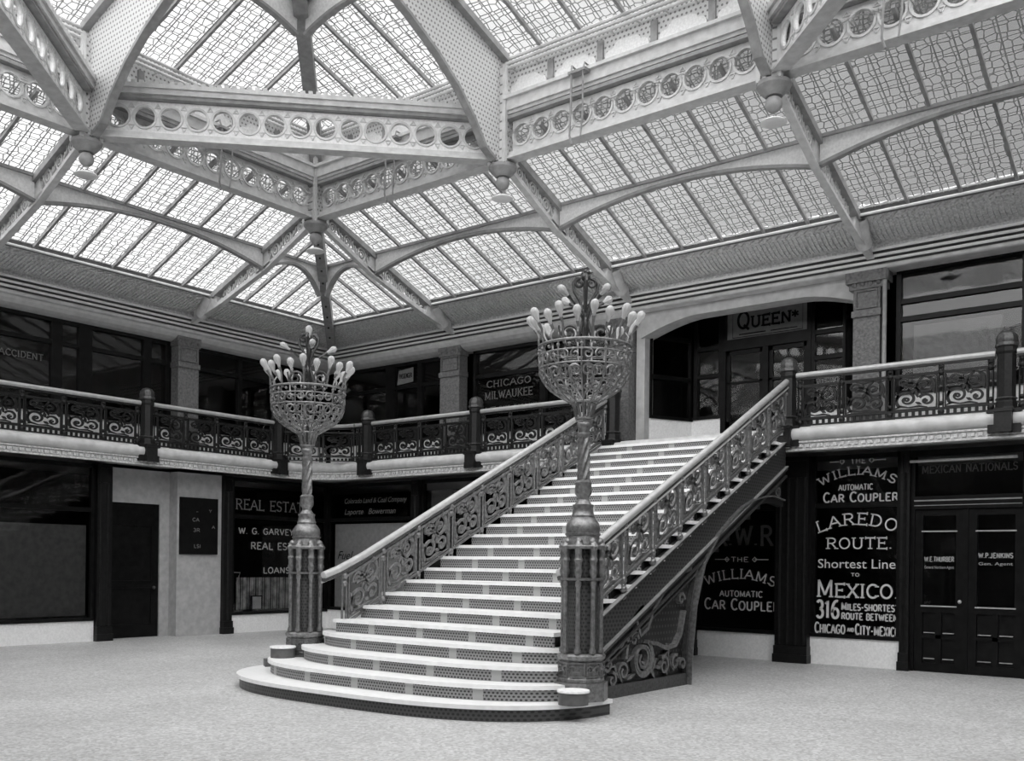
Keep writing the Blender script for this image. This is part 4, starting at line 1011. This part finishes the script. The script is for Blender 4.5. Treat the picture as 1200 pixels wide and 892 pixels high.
def rail_run(fr, u0, u1, n, loc, label):
    t = thing('balcony_railing', loc, label, 'railing', 'scrolled iron railings of the gallery')
    p = [(u0, 4.655), ((u0+u1)/2, 4.655), (u1, 4.655)]
    m_ = 8; q = [fr(u0+(u1-u0)*i/m_, 4.655, 0) for i in range(m_+1)]
    MB().tube(q, .046, 10).link('handrail', 'rail_brass', t, True)
    MB().ribbon([(u0+(u1-u0)*i/m_, 4.60) for i in range(m_+1)], .03, -.025, .025, fr).link('rail_fillet', 'bronze_dark', t)
    cw = (u1-u0)/n; b = MB()
    box_in(b, fr, u0, u1, 3.93, 3.96, -.03, .03); box_in(b, fr, u0, u1, 3.845, 3.865, -.03, .03)
    m = int((u1-u0)/.095)
    for i in range(m): b.add(*tiny_box(fr, u0+(u1-u0)*(i+.5)/m, .021, 3.865, 3.93))
    b.link('bottom_rail', 'bronze_dark', t)
    b = MB(); box_in(b, fr, u0, u1, 4.47, 4.495, -.02, .02); b.link('top_bar', 'bronze_dark', t)
    for i in range(n+1):
        u = u0+cw*i
        if i in (0, n): u += .06 if i == 0 else -.06
        b = MB()
        for du in (-.03, .03): b.tube([fr(u+du, 3.85, 0), fr(u+du, 4.2, 0), fr(u+du, 4.62, 0)], .014, 6)
        for z, r in ((3.90, .05), (4.02, .035), (4.47, .045), (4.55, .03)): b.ball(fr(u, z, .0), r, 8)
        b.ball(fr(u, 3.80, 0), .035, 6)
        b.link('baluster', 'bronze_dark', t, True)
    for i in range(n):
        a = u0+cw*i+(.11 if i == 0 else .06); c = u0+cw*(i+1)-(.11 if i == n-1 else .06)
        b = MB(); scroll_panel(b, lambda u, v, w: fr(a+u, 3.97+v, w), c-a, .49)
        b.link('scroll_panel', 'bronze_dark', t)
    return t
def tiny_box(fr, u, h, v0, v1):
    p = [fr(u-h, v0, -.015), fr(u+h, v0, -.015), fr(u+h, v1, -.015), fr(u-h, v1, -.015), fr(u-h, v0, .015), fr(u+h, v0, .015), fr(u+h, v1, .015), fr(u-h, v1, .015)]
    return p, [(0, 1, 5, 4), (1, 2, 6, 5), (2, 3, 7, 6), (3, 0, 4, 7), (0, 3, 2, 1), (4, 5, 6, 7)]
gB = FB(EY); gL = FL(EX)
rail_run(gL, 7.6, 10.65, 4, (EX, 9.2, 3.8), 'scrolled railing of the left gallery at the left edge of the photo')
rail_run(gL, 10.93, 13.87, 4, (EX, 12.4, 3.8), 'scrolled railing of the left gallery above the REAL ESTATE window')
def curve_fr(u, v, w):
    R = 1.2; a = pi-u/R
    return (EX+R+(R-w)*cos(a), EY-R+(R-w)*sin(a), v)
# curved corner length = R*pi/2 between the tangent points
rail_run(curve_fr, .16, 1.2*pi/2-.02, 2, (EX+.35, EY-.35, 3.8), 'curved scrolled railing rounding the gallery corner behind the far lamp')
rail_run(gB, -16.39, -16.14, 1, (-16.3, EY, 3.8), 'short railing piece between the rounded corner and the first newel')
rail_run(gB, -15.86, -13.01, 4, (-14.4, EY, 3.8), 'scrolled railing on the back gallery between the corner and the railway office window')
rail_run(gB, -12.73, -9.77, 4, (-11.2, EY, 3.8), 'scrolled railing on the back gallery ending at the stair head, partly behind the near lamp')
rail_run(gB, -6.16, -3.24, 4, (-4.7, EY, 3.8), 'scrolled railing on the back gallery right of the stair head')
rail_run(gB, -2.96, -.1, 4, (-1.5, EY, 3.8), 'scrolled railing on the back gallery cut by the right edge of the photo')

# ------------------------------------------------------------------ staircase
ST = thing('staircase', (-8.1, 7.3, 0), 'broad white marble staircase with pierced risers leading up to the gallery', 'staircase')
XC = -8.25
def sup(a, b, y0, XC=-8.1, n=40):
    pts = []
    for i in range(n+1):
        th = pi*i/n; c = cos(th); s_ = sin(th)
        pts.append((XC+a*math.copysign(abs(c)**(2/3.0), c), y0-b*abs(s_)**(2/2.3)))
    return pts[::-1]
R_ = .17
low = {1: (2.72, 1.62, 8.94, -8.35), 2: (2.50, 1.32, 9.0, -8.25), 3: (2.22, 1.0, 9.02, -8.1), 4: (2.06, .66, 9.06, -8.1)}
idf = lambda u, v, w: (u, v, w)
for k in (1, 2, 3, 4):
    a, b_, y0, XC = low[k]; z = k*R_
    top = sup(a, b_, y0, XC)[::-1]; rs = sup(a-.035, b_-.035, y0, XC)[::-1]
    endy = {1: 8.96, 2: 9.0, 3: 8.9, 4: 8.95}[k]
    top = [(XC+a*1, endy)]+top+[(XC-a, endy)] if top[0][0] > XC else [(XC-a, endy)]+top+[(XC+a, endy)]
    a2 = a-.035
    rs = [(XC+a2, endy)]+rs+[(XC-a2, endy)] if rs[0][0] > XC else [(XC-a2, endy)]+rs+[(XC+a2, endy)]
    MB().prism(rs, z-R_, z-.04, idf).link('riser', 'riser_dark' if k == 1 else 'riser_plate', ST)
    MB().prism(top, z-.045, z, idf).link('tread', 'marble', ST)
def yf(k):
    return {5: 8.78, 6: 9.22, 7: 9.64, 8: 10.04}.get(k, 7.31+.3495*k)
for k in range(5, 23):
    z = k*R_; y = yf(k); y1 = yf(k+1)+.1 if k < 22 else y+1.3
    x0, x1 = -9.80, -6.40
    if k == 22: y1 = EY+.6
    MB().box(x0-.02, x1+(.14 if k < 7 else .10), y-.035, y1, z-.045, z).link('tread', 'marble', ST)
    MB().box(x0, x1+(.11 if k < 7 else 0), y, y+.03, z-R_, z-.045).link('riser', 'riser_plate', ST)
for xs, nm in ((-6.40, 'right'), (-9.80, 'left')):     # stepped cheeks under the tread ends
    b = MB()
    for k in range(5, 22): b.box(xs-.03, xs+.03, yf(k)+.03, yf(k+1)+.03, max(0, k*R_-.75), k*R_-.045)
    b.link('cheek', 'iron_dark', ST)
XS = -6.36
fS = lambda u, v, w: (XS+w, u, v)
# stringer band parallel to the flight
SL = .487
def sz(y, off): return SL*(y-7.31)+off
def band(o0, o1, w0, w1, m, nm, y0=9.05, y1=15.15):
    b = MB(); b.prism([(y0, sz(y0, o0)), (y1, sz(y1, o0)), (y1, sz(y1, o1)), (y0, sz(y0, o1))], w0, w1, fS); return b.link(nm, m, ST)
band(-.62, -.20, -.02, .05, 'woven_iron', 'stringer')
band(-.21, -.17, -.02, .10, 'bronze', 'stringer_moulding')
band(-.178, -.165, .05, .115, 'iron_mid', 'stringer_bead')
band(-.615, -.60, .05, .10, 'iron_mid', 'stringer_bead')
band(-.66, -.61, -.02, .09, 'bronze', 'stringer_moulding')
band(-.75, -.66, -.02, .05, 'iron_dark', 'stringer_fillet')
band(-.78, -.745, -.02, .08, 'bronze', 'stringer_moulding')
# arch beside the spandrel
AR = [(11.98, 0.0), (12.02, .5), (12.12, 1.05), (12.36, 1.63), (12.75, 1.98), (13.15, 2.22), (13.55, 2.42), (13.92, 2.54), (14.3, 2.61), (14.6, 2.64), (15.05, 2.60)]
MB().ribbon(AR, .09, -.04, .06, fS).link('arch_moulding', 'bronze_dark', ST)
MB().ribbon([(y-.06, z) if z < 1.7 else (y-.03, z+.06) for y, z in AR], .022, -.02, .11, fS).link('arch_bead', 'bronze_lamp', ST)
# spandrel above the arch and panel in front of it
up = [(y, sz(y, -.77)) for y in (12.0, 13.0, 14.0, 15.1)]
b = MB()
for (a, c) in zip(AR[2:-1], AR[3:]):
    b.prism([a, c, (c[0], max(c[1]+.01, sz(c[0], -.76))), (a[0], max(a[1]+.01, sz(a[0], -.76)))], -.03, .02, fS)
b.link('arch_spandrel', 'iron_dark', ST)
pan = [(9.05, .10), (11.93, .10), (11.95, .5), (12.05, 1.05), (12.2, 1.5), (12.32, 1.68), (12.3, sz(12.3, -.80)), (9.05, sz(9.05, -.80))]
b = MB(); b.prism(pan, -.06, -.02, fS); b.link('spandrel_panel', 'diaper_iron', ST)
b = MB(); b.ribbon([(9.1, .06), (11.98, .06)], .13, -.05, .05, fS); b.link('panel_plinth', 'bronze', ST)
b = MB(); b.ribbon([(9.1, .14), (11.88, .14), (11.9, .5), (12.0, 1.05), (12.13, 1.45), (12.2, 1.58), (12.1, sz(12.1, -.86)), (9.1, sz(9.1, -.86))], .03, -.02, .05, fS, True); b.link('panel_border', 'bronze', ST)
b = MB()     # big acanthus scrolls of the panel
def vine(p, wd, w1=.035): b.ribbon(p, wd, -.02, w1, fS)
def tp(n_, a_, c_): return [a_+(c_-a_)*i/(n_-1) for i in range(n_)]
sp = spiral(10.75, .42, .25, .06, 60, -600, 40); vine(sp, tp(len(sp), .06, .03), .05)
vine(arc(10.75, .42, .17, .17, 0, 360, 20), .03, .06)
vine([(10.9, .62), (11.1, .60), (11.35, .52), (11.6, .55), (11.75, .70), (11.85, 1.0)], .05, .05)
vine([(10.55, .95), (10.68, .72), (10.85, .80), (11.0, 1.05), (11.3, 1.3), (11.65, 1.5), (12.0, 1.56)], .045, .06)
vine([(10.35, .45), (10.4, .7), (10.5, .95), (10.75, 1.1)], .05, .05)
for cx, cy, r, a0, a1 in ((10.18, .72, .14, 0, -400), (10.3, .3, .12, 180, -250), (9.95, .42, .13, 90, 480), (9.75, .25, .10, 0, -380), (9.6, .5, .10, 180, 560), (10.05, .22, .09, 90, -300), (11.3, .3, .13, 120, -320), (11.6, .32, .11, 60, 420), (11.8, .28, .09, 180, -200), (10.55, .68, .10, 0, 380), (11.75, 1.15, .09, 0, 380), (11.55, 1.33, .07, 90, -280), (10.95, 1.0, .09, 0, 360), (11.2, 1.2, .07, 0, 360)):
    q = spiral(cx, cy, r, r*.25, a0, a1, 18); vine(q, tp(len(q), .04, .025), .045)
for i in range(26):
    x = 9.5+random.random()*2.3; y = .2+random.random()*.3
    a = random.random()*pi; l = .1; b.ribbon([(x-l*cos(a), y-l*sin(a)), (x, y), (x+l*cos(a), y+l*sin(a))], [.01, .05, .01], -.02, .03, fS)
b.link('acanthus_scroll', 'bronze_lamp', ST)
b = MB()
for cx, cy, r in ((14.15, 2.72, .07), (14.4, 2.82, .09), (14.68, 2.86, .11), (14.9, 2.8, .12), (14.92, 3.02, .08)):
    q = spiral(cx, cy, r, r*.25, 30*cx, 30*cx+480, 16); b.ribbon(q, .03, .02, .045, fS)
b.link('arch_scroll', 'bronze_lamp', ST)
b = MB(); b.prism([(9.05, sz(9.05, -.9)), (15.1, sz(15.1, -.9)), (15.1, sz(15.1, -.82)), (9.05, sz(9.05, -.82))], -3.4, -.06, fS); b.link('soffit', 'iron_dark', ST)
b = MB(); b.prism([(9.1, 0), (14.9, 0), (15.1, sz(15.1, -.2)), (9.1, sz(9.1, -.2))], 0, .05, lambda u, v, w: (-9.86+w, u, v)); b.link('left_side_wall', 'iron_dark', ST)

def stair_rail(xr, y0, n, step, rail_pts, label, side):
    t = thing('stair_balustrade', (xr, y0, 1.4), label, 'balustrade', 'scrolled balustrades of the staircase')
    f = lambda u, v, w: (xr+w, u, v)
    MB().tube([f(u, v, 0) for u, v in rail_pts], .05, 12).link('handrail', 'rail_brass', t, True)
    MB().ribbon([(u, v-.06) for u, v in rail_pts], .045, -.03, .03, f).link('handrail_moulding', 'bronze', t)
    MB().tube([f(u, v-.092, side*.035) for u, v in rail_pts], .013, 6).link('handrail_bead', 'rail_brass', t, True)
    zpost = lambda y: SL*(y-7.31)+off
    off = -.10
    for i in range(n+1):
        y = y0+step*i; zb_ = sz(y, -.10); ztop = zb_+.80
        b = MB()
        for du in (-.035, .035): b.tube([f(y+du, zb_-.04, 0), f(y+du, zb_+.4, 0), f(y+du, ztop, 0)], .015, 6)
        for dz, r in ((-.02, .05), (.10, .045), (.66, .045), (.76, .05)): b.ball(f(y, zb_+dz, 0), r, 8)
        b.ball(f(y, zb_-.11, 0), .042, 8); b.tube([f(y, zb_-.1, 0), f(y, zb_, 0)], .02, 6)
        b.tube([f(y, ztop, 0), f(y, ztop+.05, 0)], .02, 6)
        b.link('baluster', 'bronze_lamp', t, True)
    for i in range(n):
        y = y0+step*i+.075
        b = MB(); scroll_panel(b, lambda u, v, w: f(y+u, sz(y, .07)+v, w), step-.15, .58, SL)
        b.link('scroll_panel', 'bronze_lamp', t)
    b = MB()
    for dz in (.05, .67):
        b.ribbon([(y0, sz(y0, -.03+dz)), (y0+step*n, sz(y0+step*n, -.03+dz))], .025, -.02, .02, f)
    b.link('side_bar', 'bronze_lamp', t)
    return t
stair_rail(-6.30, 9.54, 8, .698, [(8.9, 1.50), (9.4, 1.72), (9.93, 1.99), (12.5, 3.25), (15.12, 4.56)], 'right hand balustrade of the staircase, seen from outside', 1)
stair_rail(-9.74, 8.86, 9, .698, [(8.50, 1.42), (8.75, 1.50), (9.2, 1.69), (9.9, 2.03), (12.5, 3.30), (15.12, 4.58)], 'left hand balustrade of the staircase, seen across the treads', -1)

# ------------------------------------------------------------------ lamps
def bulb(b, base, dirv, s=1.0):
    """pear shaped glass bulb on axis dirv"""
    d = Vector(dirv).normalized(); x = d.orthogonal().normalized(); y = d.cross(x)
    pr = [(.018, 0), (.022, .03), (.034, .06), (.046, .095), (.048, .12), (.038, .148), (.02, .163), (.003, .168)]
    n = 8; vs = []
    for r, h in pr:
        for k in range(n):
            a = 2*pi*k/n; vs.append(Vector(base)+d*(h*s)+x*(r*s*cos(a))+y*(r*s*sin(a)))
    fs = [(i*n+k, i*n+(k+1) % n, (i+1)*n+(k+1) % n, (i+1)*n+k) for i in range(len(pr)-1) for k in range(n)]+[list(range(n))[::-1]]
    b.add(vs, fs)
BOWL = [(.085, 3.14), (.10, 3.22), (.13, 3.31), (.20, 3.345), (.29, 3.40), (.375, 3.46), (.44, 3.54), (.475, 3.62), (.487, 3.70), (.487, 3.80), (.49, 3.90)]
def bowl_r(z): return [a[0]+(c[0]-a[0])*(z-a[1])/(c[1]-a[1]) for a, c in zip(BOWL[:-1], BOWL[1:]) if a[1] <= z <= c[1]][0] if 3.14 <= z <= 3.90 else .49
def lamp(x, y, label, topball):
    t = thing('lamp_standard', (x, y, .17), label, 'lamp', 'bronze lamp standards at the foot of the stair')
    P = (x, y, 0)
    MB().lathe([(.29, .17), (.29, .36)], P, 8).link('plinth', 'bronze_lamp', t)
    b = MB().lathe([(.245, .36), (.25, .40), (.235, .42), (.235, .58), (.26, .61), (.265, .64), (.24, .66), (.10, .67)], P, 8); b.link('base_block', 'bronze_lamp', t)
    b = MB()
    for i in range(8):
        a = 2*pi*i/8+pi/8; c = Vector((x+.238*cos(a), y+.238*sin(a), .50)); tx = Vector((-sin(a), cos(a), 0)); nn = Vector((cos(a), sin(a), 0))
        f = lambda u, v, w, c=c, tx=tx, nn=nn: tuple(c+tx*u+nn*(w-.012)+Vector((0, 0, v)))
        for s_ in (-1, 1): q = spiral(s_*.04, 0, .045, .012, 90-90*s_, 90-90*s_+s_*420, 14); b.ribbon(q, .014, 0, .012, f)
        b.ribbon([(-.08, -.07), (.08, -.07), (.08, .07), (-.08, .07)], .012, 0, .012, f, True)
    b.link('base_relief', 'bronze_lamp', t)
    MB().lathe([(.165, .66), (.165, 1.80)], P, 8).link('core', 'woven_post', t)
    for i in range(8):
        a = 2*pi*(i+.5)/8; c = (x+.205*cos(a), y+.205*sin(a), 0)
        b = MB().lathe([(.01, .65), (.038, .67), (.038, .70), (.025, .73), (.024, 1.36), (.034, 1.38), (.034, 1.41), (.026, 1.43), (.03, 1.47), (.043, 1.52), (.043, 1.54), (.034, 1.56), (.036, 1.62), (.048, 1.65), (.036, 1.68), (.04, 1.75), (.055, 1.79), (.03, 1.83), (.005, 1.87)], c, 8)
        b.link('colonnette', 'bronze_lamp', t, True)
    b = MB(); b.lathe([(.10, 1.76), (.245, 1.765), (.25, 1.79), (.245, 1.80), (.19, 1.81), (.175, 1.90), (.19, 1.915), (.19, 1.93), (.17, 1.935)], P, 24)
    for i in range(8):
        a = 2*pi*(i+.5)/8; b.ball((x+.185*cos(a), y+.185*sin(a), 1.83), .045, 8, 1.3)
    b.link('capital_ring', 'bronze_lamp', t, True)
    MB().lathe([(.17, 1.43), (.235, 1.435), (.235, 1.455), (.17, 1.46)], P, 16).link('shaft_ring', 'bronze_lamp', t, True)
    MB().lathe([(.175, 1.93), (.183, 1.97), (.175, 2.03), (.145, 2.075), (.12, 2.10), (.125, 2.12), (.115, 2.14), (.105, 2.20), (.112, 2.215), (.112, 2.235), (.09, 2.24), (.06, 2.29), (.065, 2.32), (.088, 2.35), (.092, 2.39), (.085, 2.44), (.09, 2.47), (.07, 2.49), (.055, 2.50)], P, 24).link('vase_shaft', 'bronze_lamp', t, True)
    b = MB(); 
    prof = [(.060, 2.49+.46*i/40) for i in range(41)]
    b.lathe(prof, P, 32, mod=lambda a, z: 1+.17*cos(6*(a-z*6.0))); b.link('twisted_shaft', 'bronze_lamp', t, True)
    MB().lathe([(.055, 2.94), (.068, 2.95), (.07, 2.985), (.058, 3.0), (.058, 3.03), (.075, 3.06), (.08, 3.09), (.07, 3.11), (.085, 3.13), (.06, 3.15)], P, 20).link('collar', 'bronze_lamp', t, True)
    # bowl of scrolls
    b = MB()
    def S_(a, z, w=0.0): r = bowl_r(min(3.90, max(3.14, z)))+w; return (x+r*cos(a), y+r*sin(a), z)
    def surf(u, v, w): return S_(u, v, w)
    def ln(pts, r=.008, nn=5): b.tube([S_(*p) for p in pts], r, nn)
    N = 12
    for i in range(N):
        a = 2*pi*i/N
        ln([(a, 3.14+.76*j/14) for j in range(15)], .010)
        for s_ in (-1, 1):
            am = a+s_*pi/N*.52
            q = spiral(0, 0, .085, .02, 270, 270+s_*460, 18)
            ln([(am+p[0]/.46, 3.58+p[1]) for p in q], .011)
            q = spiral(0, 0, .055, .014, 90, 90-s_*420, 14); ln([(am+p[0]/.487, 3.745+p[1]) for p in q], .010)
            q = spiral(0, 0, .055, .012, 250, 250+s_*420, 14); ln([(am*1+p[0]/.30, 3.43+p[1]*.8) for p in q], .010)
            ln([(a, 3.34), (am, 3.40), (a+s_*pi/N*.95, 3.50), (a+s_*pi/N*.9, 3.62)], .009)
            ln([(a, 3.16), (a+s_*.06, 3.22), (a+s_*.10, 3.31)], .009)
    b.link('scroll_bowl', 'bronze_lamp', t, True)
    b = MB()
    for z, r in ((3.90, .016), (3.80, .010), (3.665, .010), (3.32, .012), (3.15, .012)):
        rr = bowl_r(z); b.tube([(x+rr*cos(2*pi*k/32), y+rr*sin(2*pi*k/32), z) for k in range(32)], r, 6, True)
    for i in range(24):
        a = 2*pi*i/24; b.ball(S_(a, 3.85), .02, 6)
    b.link('rim_ring', 'bronze_lamp', t, True)
    # lit crown of pear bulbs round the rim
    for i in range(20):
        a = 2*pi*(i+.4)/20; z0 = 3.90; hh = .30 if i % 2 else .24; ro = .545 if i % 2 else .50
        b = MB(); b.tube([(x+.47*cos(a), y+.47*sin(a), 3.86), (x+.50*cos(a), y+.50*sin(a), 3.96), (x+(ro-.04)*cos(a), y+(ro-.04)*sin(a), 3.90+hh*.5), (x+ro*cos(a), y+ro*sin(a), 3.90+hh*.72)], [.013, .013, .012, .02], 6)
        ar = b.link('arm', 'bronze_lamp', t, True)
        b = MB(); bulb(b, (x+ro*cos(a), y+ro*sin(a), 3.90+hh*.72), (cos(a)*.45, sin(a)*.45, 1), .98); b.link('bulb', 'bulb_glass', ar, True)
    # centre stem with scrolls
    b = MB().lathe([(.02, 3.2), (.022, 3.85), (.035, 3.9), (.03, 3.95), (.022, 4.0), (.022, 4.2), (.035, 4.24), (.03, 4.3), (.018, 4.34), (.014, 4.60)], P, 10); b.link('stem', 'stem_dark', t, True)
    b = MB()
    for i in range(4):
        a = TH+pi*i/2; f = lambda u, v, a=a: (x+u*cos(a), y+u*sin(a), v)
        h = [(.015, 4.26), (.06, 4.40), (.12, 4.50), (.135, 4.58), (.10, 4.645), (.05, 4.64)]+spiral(.065, 4.585, .05, .015, 100, -330, 14); b.tube([f(*p) for p in h], .017, 6)
        h = [(.02, 4.22), (.05, 4.10), (.08, 4.0)]+spiral(.17, 4.06, .10, .025, 210, -330, 20); b.tube([f(*p) for p in h], .019, 6)
        h = [(.02, 3.93), (.10, 3.90), (.20, 3.93), (.26, 4.02), (.28, 4.14)]; b.tube([f(*p) for p in h], .011, 6)
    b.link('crown_scroll', 'stem_dark', t, True)
    for i in range(4):
        a = TH+pi*i/2+.35+(.3 if topball else 0); b = MB()
        b.tube([(x+.02*cos(a), y+.02*sin(a), 4.18), (x+.09*cos(a), y+.09*sin(a), 4.30), (x+.20*cos(a), y+.20*sin(a), 4.39), (x+.245*cos(a), y+.245*sin(a), 4.42)], [.012, .012, .012, .024], 6)
        ar = b.link('upper_arm', 'stem_dark', t, True)
        b = MB(); bulb(b, (x+.245*cos(a), y+.245*sin(a), 4.42), (cos(a), sin(a), .6), .9); b.link('bulb', 'bulb_glass', ar, True)
    if topball:
        MB().ball((x, y, 4.655), .05, 10).ball((x+.03, y, 4.70), .025, 8).ball((x-.03, y, 4.70), .025, 8).ball((x, y, 4.715), .025, 8).link('finial', 'stem_dark', t, True)
    else:
        b = MB(); bulb(b, (x, y, 4.60), (0, 0, 1), 1.0); b.link('finial_bulb', 'bulb_glass', t, True)
lamp(-5.87, 8.71, 'tall bronze lamp standard nearer the camera, at the right foot of the stair', True)
lamp(-10.33, 8.71, 'tall bronze lamp standard farther off, at the left foot of the stair', False)
def drum(x, y, z, label):
    t = thing('drum_block', (x, y, z), label, 'block', 'low drum blocks on the bottom steps')
    MB().lathe([(.155, z), (.155, z+.125)], (x, y, 0), 28).link('side', 'drum_grey', t, True)
    MB().lathe([(.165, z+.125), (.17, z+.135), (.165, z+.15), (.02, z+.152)], (x, y, 0), 28).link('top', 'marble_base', t, True)
drum(-5.70, 8.32, .17, 'low grey drum on the first step, in front of the near lamp')
drum(-10.30, 8.31, .34, 'low grey drum on the second step, in front of the far lamp')
t = tag(MB().prism([(-10.97, 8.52), (-10.80, 8.42), (-10.72, 8.60), (-10.88, 8.68)], .17, .27, idf).link('stone_block', 'drum_grey', None), 'small grey block on the first step behind the left drum', 'block')
